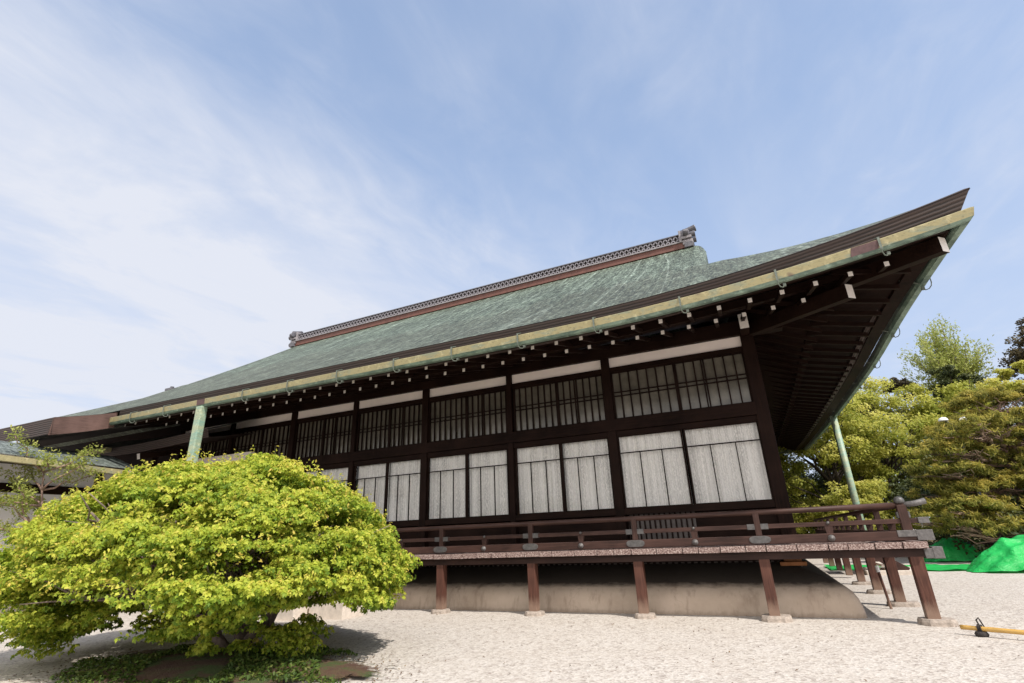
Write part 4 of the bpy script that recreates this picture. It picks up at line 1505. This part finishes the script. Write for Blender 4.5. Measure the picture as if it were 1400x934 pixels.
# open spaces in the crown where bare twigs and the ground beyond can be seen
VOIDS = [((-6.35, 3.3, .62), (.55, .9, .09)), ((-6.05, 3.6, .30), (.62, 2.4, .13)), ((-5.1, 3.4, .46), (.42, 2.4, .10)), ((-4.55, 3.3, .55), (.30, 2.4, .08)),
         ((-4.35, 2.9, 1.30), (.30, .5, .10)), ((-4.0, 3.0, .88), (.42, .5, .08)), ((-5.6, 2.9, 1.0), (.5, .5, .06)), ((-6.9, 3.2, .55), (.42, .8, .07)),
         ((-4.9, 2.8, 1.52), (.35, .5, .06)), ((-5.0, 3.0, .74), (.5, .6, .07)), ((-3.9, 3.4, 1.15), (.25, .5, .06)), ((-6.0, 3.0, 1.35), (.35, .45, .05))]
for vc, vr in VOIDS:
    q_ = (P - np.array(vc)) / np.array(vr)
    q_ = q_ + .25 * np.sin(P[:, [1, 2, 0]] * 17 + 1.3)
    m_ &= ~(((q_ ** 2).sum(1) < 1) & (rng.uniform(0, 1, len(P)) < .93))
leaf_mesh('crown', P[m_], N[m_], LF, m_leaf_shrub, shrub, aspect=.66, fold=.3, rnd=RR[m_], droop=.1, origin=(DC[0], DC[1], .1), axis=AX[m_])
# young shoots standing proud of the clipped surface
Ps, Ns, Rs = [], [], []
for d in rand_dirs(1500):
    if d[2] < -.1:
        continue
    c = dome_pt(d, rng.uniform(.99, 1.06))
    n = 5
    ax = np.array([d[0] * .4, d[1] * .4, 1.0]); ax /= np.linalg.norm(ax)
    Ps.append(c + ax * np.linspace(0, .065, n)[:, None] + rng.normal(0, .012, (n, 3)))
    Ns.append(rng.normal(size=(n, 3)) * .6 + ax * .7)
    Rs.append(rng.uniform(.55, 1, n))
leaf_mesh('shoots', np.concatenate(Ps), np.concatenate(Ns), 0.036, m_leaf_shrub, shrub, aspect=.5, rnd=np.concatenate(Rs), origin=(DC[0], DC[1], .1))
# trunk and limbs: several stems leave the base low
g = MB()
base = Vector((-5.2, 4.30, -.03))
stems = [((-5.75, 4.15, .52), .085), ((-5.05, 4.2, .50), .08), ((-4.65, 4.45, .55), .07), ((-5.4, 4.75, .62), .08)]
for i, (tip, r_) in enumerate(stems):
    b = base + Vector((rng.uniform(-.10, .10), rng.uniform(-.08, .08), 0))
    pts = bend(b, tip, 5, .10, i)
    g.tube(pts, taper(r_ * .95, r_ * .5, 5), 9)
    for j in range(11):
        a = rng.uniform(0, 6.28)
        tgt = dome_pt(np.array([math.cos(a) * .8, math.sin(a) * .8, rng.uniform(-.2, .6)]), rng.uniform(.78, .96))
        st = Vector(pts[-1 - (j % 3)])
        p2 = bend(st, tgt, 6, .09, i * 20 + j)
        g.tube(p2, taper(r_ * .45, .010, 6), 6)
        for q in range(6):
            s0 = Vector(p2[2 + q % 4])
            e = Vector(tgt) + Vector((rng.uniform(-.7, .7), rng.uniform(-.6, .6), rng.uniform(-.15, .4)))
            g.tube(bend(s0, s0.lerp(e, .75), 4, .12, i * 200 + j * 7 + q), taper(.016, .004, 4), 5)
g.build('trunk', m_bark, shrub, smooth=True)
# ground cover and fallen leaves under the shrub
n = 9000
t = rng.uniform(0, 6.283, n); rr = rng.uniform(0, 1, n) ** .6
P = np.stack([SHC.x + .25 + 1.75 * rr * np.cos(t), SHC.y - .35 + .98 * rr * np.sin(t), .012 + .068 * (1 - rr ** 2)], 1)
nz = np.sin(P[:, 0] * 4.1) + np.sin(P[:, 1] * 5.7 + P[:, 0] * 2)
P = P[nz > -.1]
P[:, 2] += rng.uniform(0, .03, len(P))
o = leaf_mesh('moss', P, rng.normal(size=(len(P), 3)) * .6 + [0, 0, 1], .045, m_leaf_hedge, None, aspect=.45, rnd=rng.uniform(0, .8, len(P)))
tag(o, kind='stuff')
n = 520
P = np.stack([rng.uniform(-8, 4, n), rng.uniform(2.5, 9, n), np.full(n, .008)], 1)
n2 = 1500
t = rng.uniform(0, 6.283, n2); rr = rng.normal(.95, .16, n2)
P = np.concatenate([P, np.stack([SHC.x + .25 + 1.75 * rr * np.cos(t), SHC.y - .35 + .95 * rr * np.sin(t), .012 + .03 * np.maximum(0, 1 - rr)], 1)])
n = len(P)
o = leaf_mesh('fallen_leaves', P, rng.normal(size=(n, 3)) * .25 + [0, 0, 1], .026, m_leaf_litter, None, aspect=.5)
tag(o, kind='stuff')

# ------------------------------------------------------------------ slender young tree on the left
yt = thing('young_tree', 'thin sparse young tree with pale trunk and tufted leaves, behind the shrub at the left', 'tree', (-11.6, 5.4, 0))
g = MB()
trunk = bend((-11.6, 5.4, 0), (-12.3, 5.4, 2.55), 8, .035, 5)
g.tube(trunk, taper(.05, .012, 8), 8)
tips = []
for j in range(26):
    s0 = Vector(trunk[2 + j % 7])
    a = rng.uniform(0, 6.28)
    e = s0 + Vector((math.cos(a) * rng.uniform(.5, 1.15), math.sin(a) * rng.uniform(.4, .9), rng.uniform(.0, .75)))
    pts = bend(s0, e, 5, .10, 300 + j)
    g.tube(pts, taper(.022, .006, 5), 5)
    for q in range(2, 6):
        tips.append(np.array(pts[q]))
g.build('trunk', m_bark_pink, yt, smooth=True)
Pl, Rl = [], []
for c in tips:
    n = 60
    u = rand_dirs(n) * (rng.uniform(0, 1, (n, 1)) ** .5)
    Pl.append(c + u * np.array([.20, .18, .14]) + [0, 0, .05])
    Rl.append(np.clip(.5 + .4 * u[:, 2] + rng.normal(0, .15, n), 0, 1))
P = np.concatenate(Pl)
leaf_mesh('crown', P, rng.normal(size=(len(P), 3)) * .6 + [0, 0, .8], .062, m_leaf_small, yt, aspect=.45, rnd=np.concatenate(Rl))


# ------------------------------------------------------------------ garden trees on the right
def leafy_tree(name, label, base, height, spread, lobes, leaf, mat, per, seed, bark=m_bark_dark, flat=.62, group='trees in the garden behind the hall', gap=.0, aspect=.55, low=.25, trunk_r=.16, cat='tree'):
    rr = random.Random(seed)
    base = Vector(base)
    t = thing(name, label, cat, base, group)
    g = MB()
    topc = base + Vector((0, 0, height * .62))
    tr = bend(base - Vector((0, 0, .1)), topc, 6, .05, seed)
    g.tube(tr, taper(trunk_r, trunk_r * .45, 6), 8)
    Pl, Nl, Rl = [], [], []
    for i in range(lobes):
        a = rr.uniform(0, 6.283)
        f = rr.uniform(.15, 1) ** .6
        hz = rr.uniform(low, 1)
        rad = spread * math.sqrt(max(.08, 1 - (hz * 1.05 - .30) ** 2 / .72)) * f
        c = base + Vector((math.cos(a) * rad, math.sin(a) * rad, height * hz * .95))
        s0 = Vector(tr[min(6, 1 + int(hz * 5))])
        g.tube(bend(s0, c, 5, .09, seed * 50 + i), taper(trunk_r * .33, .012, 5), 5)
        r_ = spread * rr.uniform(.24, .38)
        n = int(per * 1.7 * rr.uniform(.7, 1.3))
        u = rand_dirs(n) * (rng.uniform(0, 1, (n, 1)) ** .42)
        # sub-clumps inside each lobe give light and dark
        k = 7
        sc = rand_dirs(k) * .75
        own = rng.integers(0, k, n)
        u = u * .45 + sc[own]
        Pl.append(np.array(c) + u * np.array([r_, r_, r_ * flat]))
        Nl.append(rng.normal(size=(n, 3)) * .6 + np.array(sun_dir) * .7 + np.array([0, 0, .2]) + u * .5)
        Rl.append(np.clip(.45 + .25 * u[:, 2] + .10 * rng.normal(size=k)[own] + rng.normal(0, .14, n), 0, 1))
    g.build('trunk', bark, t, smooth=True)
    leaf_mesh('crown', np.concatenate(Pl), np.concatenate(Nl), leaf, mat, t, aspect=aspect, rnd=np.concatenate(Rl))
    return t


leafy_tree('maple_tree', 'bushy yellow green maple just behind the pale downpipe', (3.0, 25.5, 0), 6.3, 2.5, 50, .115, m_leaf_maple, 420, 21)
leafy_tree('maple_tree', 'taller maple with fresh olive yellow leaves right of the downpipe', (5.4, 27.5, 0), 7.4, 2.7, 56, .12, m_leaf_maple, 420, 22)
leafy_tree('maple_tree', 'low maple filling the gap beside the corner pillar', (1.2, 27.0, 0), 5.2, 2.4, 44, .115, m_leaf_maple, 400, 23)
leafy_tree('maple_tree', 'bright lime tree rising behind the clipped pine', (8.4, 29.0, 0), 7.2, 2.5, 50, .13, m_leaf_lime, 380, 24)
leafy_tree('evergreen_tree', 'dark round evergreen standing in front of the tall feathery tree', (10.1, 31.5, 0), 8.8, 1.5, 34, .13, m_leaf_dark, 360, 25)
leafy_tree('evergreen_tree', 'small dark russet tree top showing just right of the eave', (8.8, 36.0, 0), 9.3, 1.5, 34, .14, m_leaf_russet, 330, 26, low=.5)
leafy_tree('evergreen_tree', 'distant dark conifer tip peeking over the maples beside the eave', (6.6, 38.0, 0), 9.2, 1.5, 34, .14, m_leaf_dark, 330, 27, low=.5)
leafy_tree('broadleaf_tree', 'dense green tree between the evergreen and the reddish tree at the right edge', (12.0, 31.0, 0), 8.2, 2.0, 34, .13, m_leaf_maple, 360, 28)
leafy_tree('broadleaf_tree', 'dark reddish leaved tree with open crooked branches at the right edge', (15.2, 33.0, 0), 11.2, 2.6, 34, .14, m_leaf_russet, 300, 29, low=.45)
leafy_tree('broadleaf_tree', 'low spreading young maple close behind the veranda railing', (3.3, 24.0, 0), 2.6, 1.8, 30, .11, m_leaf_maple, 380, 30, low=.1)
leafy_tree('broadleaf_tree', 'shaded green tree filling the space behind the clipped pine', (8.0, 25.0, 0), 4.2, 2.6, 34, .12, m_leaf_dark, 380, 31, low=.1)

# tall feathery tree: upright sprays
n = 26000
P = np.stack([rng.uniform(-6, 46, n), rng.uniform(44, 49, n), np.zeros(n)], 1)
P[:, 2] = rng.uniform(0, 1, n) ** .8 * (4.6 + .8 * np.sin(P[:, 0] * .9) + .5 * np.sin(P[:, 0] * 2.3))
o = leaf_mesh('distant_shrubbery', P, rng.normal(size=(n, 3)) * .6 + np.array(sun_dir) * .7, .34, m_leaf_maple, None, aspect=.6, rnd=rng.normal(.3, .2, n))
tag(o, kind='stuff')
ft = thing('feathery_tree', 'tall pale feathery tree with upright sprays against the sky', 'tree', (10.7, 34.0, 0), 'trees in the garden behind the hall')
g = MB()
tr = bend((10.7, 34, -.1), (10.9, 34, 7.5), 7, .03, 70)
g.tube(tr, taper(.2, .08, 7), 8)
Pl, Nl, Rl, Al = [], [], [], []
rr = random.Random(71)
for i in range(170):
    a = rr.uniform(0, 6.283)
    s0 = Vector(tr[rr.randint(3, 7)])
    lean = rr.uniform(.05, 1.0)
    L = rr.uniform(1.8, 4.1) * (1.1 - .35 * lean)
    d = Vector((math.cos(a) * lean, math.sin(a) * lean, 1.05)).normalized()
    e = s0 + d * L
    e.z = min(e.z, 11.5 - abs(e.x - 10.9) * .75 + rr.uniform(-.3, .2))
    pts = bend(s0, e, 7, .06, 900 + i)
    g.tube(pts, taper(.035, .006, 7), 5)
    for q in range(2, 8):
        n = 46
        c = np.array(pts[q])
        Pl.append(c + rng.normal(0, 1, (n, 3)) * [.13, .13, .22])
        Al.append(rng.normal(size=(n, 3)) * .5 + np.array(d) * 1.0)
        Nl.append(rng.normal(size=(n, 3)))
        Rl.append(np.clip(rng.normal(.5, .25, n), 0, 1))
g.build('trunk', m_bark, ft, smooth=True)
leaf_mesh('crown', np.concatenate(Pl), np.concatenate(Nl), .16, m_leaf_willow, ft, aspect=.36, rnd=np.concatenate(Rl), axis=np.concatenate(Al))


# cloud-pruned pine: flat needle pads on crooked limbs
def pine(label, base, pads_, seed, needle=.15, per=2600):
    base = Vector(base)
    t = thing('pine_tree', label, 'tree', base, 'trees in the garden behind the hall')
    g = MB()
    tr = bend(base - Vector((0, 0, .1)), base + Vector((-.2, .2, 3.0)), 7, .06, seed)
    g.tube(tr, taper(.22, .10, 7), 9)
    Pl, Nl, Rl, Al = [], [], [], []
    rr = random.Random(seed)
    for i, (c, sx, sy, sz) in enumerate(pads_):
        c = Vector(c)
        s0 = min(tr, key=lambda p: abs(p.z - (c.z - .45)))
        pts = bend(s0, c - Vector((0, 0, sz * .7)), 6, .09, seed * 30 + i)
        g.tube(pts, taper(.07, .03, 6), 6)
        for q in range(12):
            e = c + Vector((rr.uniform(-sx, sx) * .9, rr.uniform(-sy, sy) * .9, -sz * rr.uniform(.2, .8)))
            g.tube(bend(pts[3 + q % 4], e, 4, .12, seed * 70 + i * 13 + q), taper(.026, .007, 4), 5)
        n = int(per * sx * sy)
        k = max(16, int(60 * sx * sy))
        sc = np.stack([rng.uniform(-1, 1, k), rng.uniform(-1, 1, k)], 1)
        sc = sc[(sc ** 2).sum(1) < 1]
        k = len(sc)
        own = rng.integers(0, k, n)
        tone = rng.normal(0, .12, k)
        rad = (sc ** 2).sum(1)
        zt = sz * (1 - rad) * 1.3 + rng.normal(0, .06, k)
        pc = np.stack([sc[:, 0] * sx, sc[:, 1] * sy, zt], 1)[own]
        u = rand_dirs(n) * (rng.uniform(0, 1, (n, 1)) ** .5)
        p = np.array(c) + pc + u * [.17, .17, .11]
        Pl.append(p)
        ax = rng.normal(size=(n, 3)) * .5 + [0, 0, .75] + u * [.7, .7, .2]
        Al.append(ax)
        Nl.append(rng.normal(size=(n, 3)) * .7 + np.array(sun_dir) * .8)
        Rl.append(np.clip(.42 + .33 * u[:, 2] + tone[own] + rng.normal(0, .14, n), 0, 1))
    g.build('trunk', m_bark_pink, t, smooth=True)
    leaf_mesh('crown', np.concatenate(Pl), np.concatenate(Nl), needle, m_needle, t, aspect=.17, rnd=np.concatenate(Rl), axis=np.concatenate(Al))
    return t


pp = []
rr = random.Random(5)
for z, x0, x1, n, yo in [(4.35, 6.5, 9.6, 5, .6), (3.75, 5.6, 9.8, 6, .2), (3.05, 5.1, 9.6, 6, -.2), (2.5, 4.7, 9.6, 7, -.4), (1.95, 4.5, 9.4, 7, -.5), (1.4, 4.6, 9.2, 7, -.6), (.9, 4.9, 8.6, 5, -.7)]:
    for i in range(n):
        x = x0 + (x1 - x0) * (i + .5) / n + rr.uniform(-.2, .2)
        pp.append(((x, 19.3 + yo + rr.uniform(-.5, .8), z + rr.uniform(-.16, .16) - .10 * max(0, 6.2 - x)), rr.uniform(.6, .95), rr.uniform(.5, .85), rr.uniform(.18, .30)))
pp += [((4.35, 18.7, 1.15), .6, .6, .2), ((4.9, 18.4, 1.0), .55, .5, .2), ((5.95, 18.15, 3.60), .32, .3, .12), ((5.45, 18.45, 3.38), .42, .4, .2), ((5.95, 18.4, 3.30), .5, .4, .22), ((5.5, 18.6, 2.95), .6, .5, .22), ((5.15, 18.7, 3.05), .5, .45, .2), ((6.35, 18.6, 3.5), .5, .4, .22)]
pine('wide cloud pruned pine with layered olive pads behind the green sheeting', (7.2, 19.8, 0), pp, 41)
leafy_tree('evergreen_hedge', 'dark shrubbery under and behind the clipped pine', (7.6, 22.0, 0), 3.2, 3.3, 40, .12, m_leaf_dark, 420, 77, low=.12, cat='shrub')
leafy_tree('evergreen_hedge', 'dark shrubbery low behind the railing and the downpipe', (2.4, 29.5, 0), 3.4, 3.2, 40, .12, m_leaf_dark, 420, 78, low=.12, cat='shrub')

# ------------------------------------------------------------------ green sheeting


def tarp_mound(name, label, cx, cy, sx, sy, h, seed, lift):
    """sheet draped over a heap: ridged, with a lifted hem"""
    g = MB()
    rr = random.Random(seed)
    ph = [rr.uniform(0, 6) for _ in range(8)]
    rows = []
    for i in range(31):
        r_ = i / 30
        row = []
        for k in range(129):
            t = 2 * math.pi * k / 128
            fold = .09 * abs(math.sin(3.5 * t + ph[0])) + .07 * abs(math.sin(6 * t + ph[1] + 1.5 * r_)) + .03 * math.sin(19 * t + ph[2])
            rad = r_ * (1 + .10 * math.sin(2 * t + ph[3]) + .06 * math.sin(5 * t + ph[4]) + fold * r_)
            prof_ = (1 - r_ ** (2.3 + .8 * math.sin(2 * t + ph[4]))) * (1 - .16 * abs(math.sin(2.5 * t + ph[5])) * r_)
            hem = lift * max(0, math.cos(t - 5.0)) ** 2 * r_ ** 3 * (.7 + .3 * math.sin(9 * t))
            z = .015 + h * prof_ * (1 + .10 * math.sin(3 * t + ph[6]) * r_) + hem + .06 * h * math.sin(9 * t + ph[7]) * r_ * (1 - r_) * 3
            row.append((cx + sx * rad * math.cos(t), cy + sy * rad * math.sin(t), z))
        rows.append(row)
    from mathutils import noise as mn
    for row in rows:
        for k, (x_, y_, z_) in enumerate(row):
            f_ = min(1, max(0, z_) / (.35 * h))
            rg = abs(mn.noise(Vector((x_ * 2.1, y_ * 2.1, seed * 7)))) * .16 + abs(mn.noise(Vector((x_ * 4.6 + 3, y_ * 4.6, z_ * 3)))) * .08
            row[k] = (x_, y_ + .25 * rg * f_, z_ - rg * f_ * h * 1.3)
    g.grid(rows)
    o = g.build(name, m_tarp, smooth=True)
    return tag(o, label, 'tarp')


tarp_mound('tarp', 'bright green tarp draped over a heap at the right edge', 5.45, 15.5, 1.25, .8, .80, 1, .34)
tarp_mound('tarp', 'low shaded green tarp bundle between the veranda corner and the larger green heap', 4.85, 19.6, .85, .5, .62, 2, .05)
g = MB()
rows = []
for i in range(14):
    rows.append([(1.4 + 7 * k / 40, 16.15 + .12 * math.sin(k * .9) * (1 if i == 0 else 0) - .035 * k + .5 * i / 13 * (3.6 + .02 * k), .012 + .022 * (1 + math.sin(k * 1.7 + i * .8) * math.sin(i * 1.3 + k * .31))) for k in range(41)])
g.grid(rows)
tag(g.build('ground_sheet', m_tarp, smooth=True), 'flat green plastic sheet spread on the ground below the pine', 'tarp')

# ------------------------------------------------------------------ bamboo barrier on the gravel
g = MB()
a, b = Vector((1.615, 7.075, .066)), Vector((3.35, 5.98, .075))
pts = [a.lerp(b, t) for t in np.linspace(0, 1, 41)]
g.tube(pts, [.021 * (1.10 if i % 8 == 5 else 1.0) for i in range(41)], 12)
tag(g.build('bamboo_pole', m_bamboo, smooth=True), 'yellow bamboo pole lying across the gravel near the veranda corner', 'pole')
g = MB()
c = a.lerp(b, .075)
g.lathe([(.0, 0), (.05, .004), (.058, .02), (.045, .042), (.0, .05)], (c.x, c.y, 0), 12)
for q in range(3):
    o_ = Vector((.0, 0, 0)) + (b - a).normalized() * (q - 1) * .012
    ring = [c + o_ + Vector((math.sin(t) * -(b - a).normalized().y * .027, math.sin(t) * (b - a).normalized().x * .027, .003 + .030 * math.cos(t))) for t in np.linspace(0, 2 * math.pi, 13)]
    g.tube(ring, .006, 6, cap=False)
g.tube([c + Vector((0, 0, .03)), c + Vector((-.01, 0, .075)), c + Vector((.012, 0, .095)), c + Vector((.02, 0, .07)), c + Vector((.03, -.01, .03)), c + Vector((.045, -.02, -.02))], .007, 6)
tag(g.build('tied_stone', m_rope, smooth=True), 'small dark stone tied with black rope holding up the bamboo pole end', 'tied stone')

# ------------------------------------------------------------------ stones and steps
for (x, y, sx, sy, h, lab) in [(-7.05, 6.75, .36, .22, .24, 'pale stepping block glimpsed through the middle of the shrub'), (-6.28, 7.0, .34, .24, .24, 'pale stepping block at the lower right of the shrub beside its leaves'), (-8.4, 6.6, .55, .25, .26, 'long pale stone slab seen low through the shrub above its trunk')]:
    g = MB(); g.box((x - sx, y - sy, -.03), (x + sx, y + sy, h))
    tag(g.build('stone_block', m_pale_stone, bevel=.015), lab, 'stone block', 'pale stone blocks before the veranda')
st = thing('wooden_steps', 'short wooden steps on a stone slab beside the far side of the veranda', 'steps', (2.55, 15.3, 0))
g = MB(); g.box((1.95, 14.7, -.02), (3.05, 16.0, .09)); g.build('slab', m_pale_stone, st, bevel=.015)
for k in range(3):
    g = MB(); g.box((1.72 + .28 * k, 14.8, .66 - .22 * k - .06), (2.02 + .28 * k, 15.8, .66 - .22 * k)); g.build('tread', m_pale_stone, st, bevel=.006)
for y in (14.8, 15.75):
    g = MB(); g.beam((1.72, y, .72), (2.75, y, .06), .06, .18, 0); g.build('stringer', wr[0], st)
g = MB(); g.tube([(1.36, 8.95, 0), (1.335, 9.0, .44)], .017, 8); g.tube([(1.335, 9.0, .44), (1.332, 9.01, .52)], .024, 8, 1)
tag(g.build('stake', [w_post, m_lampw]), 'slender wooden stake with pale tip beside the first side post of the veranda', 'stake')

# ------------------------------------------------------------------ garden lamp
lp = thing('garden_lamp', 'dark lamp post with two white dome shades half hidden by the pine', 'lamp', (5.75, 19.2, 0))
g = MB(); g.tube([(5.75, 19.2, 0), (5.75, 19.2, 3.75)], .05, 8); g.tube([(5.42, 18.7, 3.78), (5.75, 19.2, 3.70), (5.86, 18.7, 3.74)], .02, 6); g.build('pole', m_lampd, lp, smooth=True)
for x, z in ((5.36, 3.79), (5.84, 3.74)):
    g = MB(); g.lathe([(.125, 0), (.12, .03), (.09, .08), (.04, .105), (.0, .11)], (x, 18.65, z), 16); g.build('lamp_shade', m_lampw, lp, smooth=True)

# ------------------------------------------------------------------ wing at the far left
wing = thing('side_wing', 'white walled side wing with low pale copper roof at the left edge', 'building', (-14.0, 5.0, 0))
g = MB()
rows, uvs = [], []
for d in [0, .2, .45, .7, 1.0, 1.3, 2.4]:
    ys = np.linspace(0.8, 7.2, 16)
    rows.append([(-12.25 - d, y, 2.80 + .34 * min(d, 1.3) - .1 * max(0, d - 1.3) - .03 * (y - 5)) for y in ys]); uvs.append([(y, d * 1.1) for y in ys])
g.grid(rows, 0, uvs)
wroof = g.build('roof', m_roof_pale, wing, smooth=True)
g = MB(); g.box((-12.42, .8, 2.66), (-12.27, 7.2, 2.76)); g.build('eave_edge', m_eave, wroof)
g = MB(); g.beam((-12.20, .8, 2.85), (-12.20, 7.1, 2.64), .12, .10, 0); g.build('gutter', m_gut_cream, wing)
g = MB(); g.box((-13.55, .8, 0.2), (-13.4, 7.3, 3.0)); g.build('wall', m_wall_white, wing)
for z0, z1 in ((2.25, 2.42), (.3, .55)):
    g = MB(); g.box((-13.4, .8, z0), (-13.35, 7.3, z1)); g.build('wall_beam', wd[1], wing)
for y in (1.2, 3.0, 4.9, 6.85):
    g = MB(); g.box((-13.4, y, .2), (-13.33, y + .13, 2.9)); g.build('post', wd[2], wing)
g = MB(); g.box((-14.1, .5, -.02), (-12.9, 7.4, .24)); g.build('plinth', m_pale_stone, wing)
# low connecting eave running from the wing to the hall front
cor = thing('connecting_roof', 'low dark connecting eave with cream gutter between the side wing and the hall', 'building', (-12.5, 7.9, 0))
g = MB()
xs = np.linspace(-16.5, -10.9, 20)
zt = lambda x: 3.60 - .10 * math.sin((x + 16.5) / 5.6 * math.pi)
g.grid([[(x, 7.62, zt(x) - .19) for x in xs], [(x, 7.56, zt(x)) for x in xs]], 0, [[(x, 0) for x in xs], [(x, .2) for x in xs]])
g.grid([[(x, 7.56, zt(x)) for x in xs], [(x, 8.9, zt(x) + .5) for x in xs]], 1, [[(x, 0) for x in xs], [(x, 1.4) for x in xs]])
g.grid([[(x, 7.62, zt(x) - .19) for x in xs], [(x, 8.9, zt(x) + .12) for x in xs]], 2)
g.build('roof', [m_eave, m_roof_pale, wd[0]], cor, smooth=False)
g = MB(); g.box((-17.2, 7.40, 3.40), (-14.30, 7.52, 3.50)); g.build('gutter', m_gut_cream, cor)
g = MB(); g.beam((-13.15, 8.6, 3.45), (-13.15, 7.52, 3.18), .11, .13, 0, 1); g.build('rafter', [wd[1], m_white_end], cor)
g = MB(); g.box((-13.2, 8.85, 3.08), (-11.0, 8.95, 3.26)); g.build('plaster_panel', m_plaster, cor)
g = MB(); g.box((-13.4, 7.9, 0), (-13.25, 8.05, 3.35)); g.build('post', wd[2], cor)
g = MB(); g.box((-30, 9.3, .0), (-14.0, 9.4, 4.7)); g.build('wall', wd[0], cor)
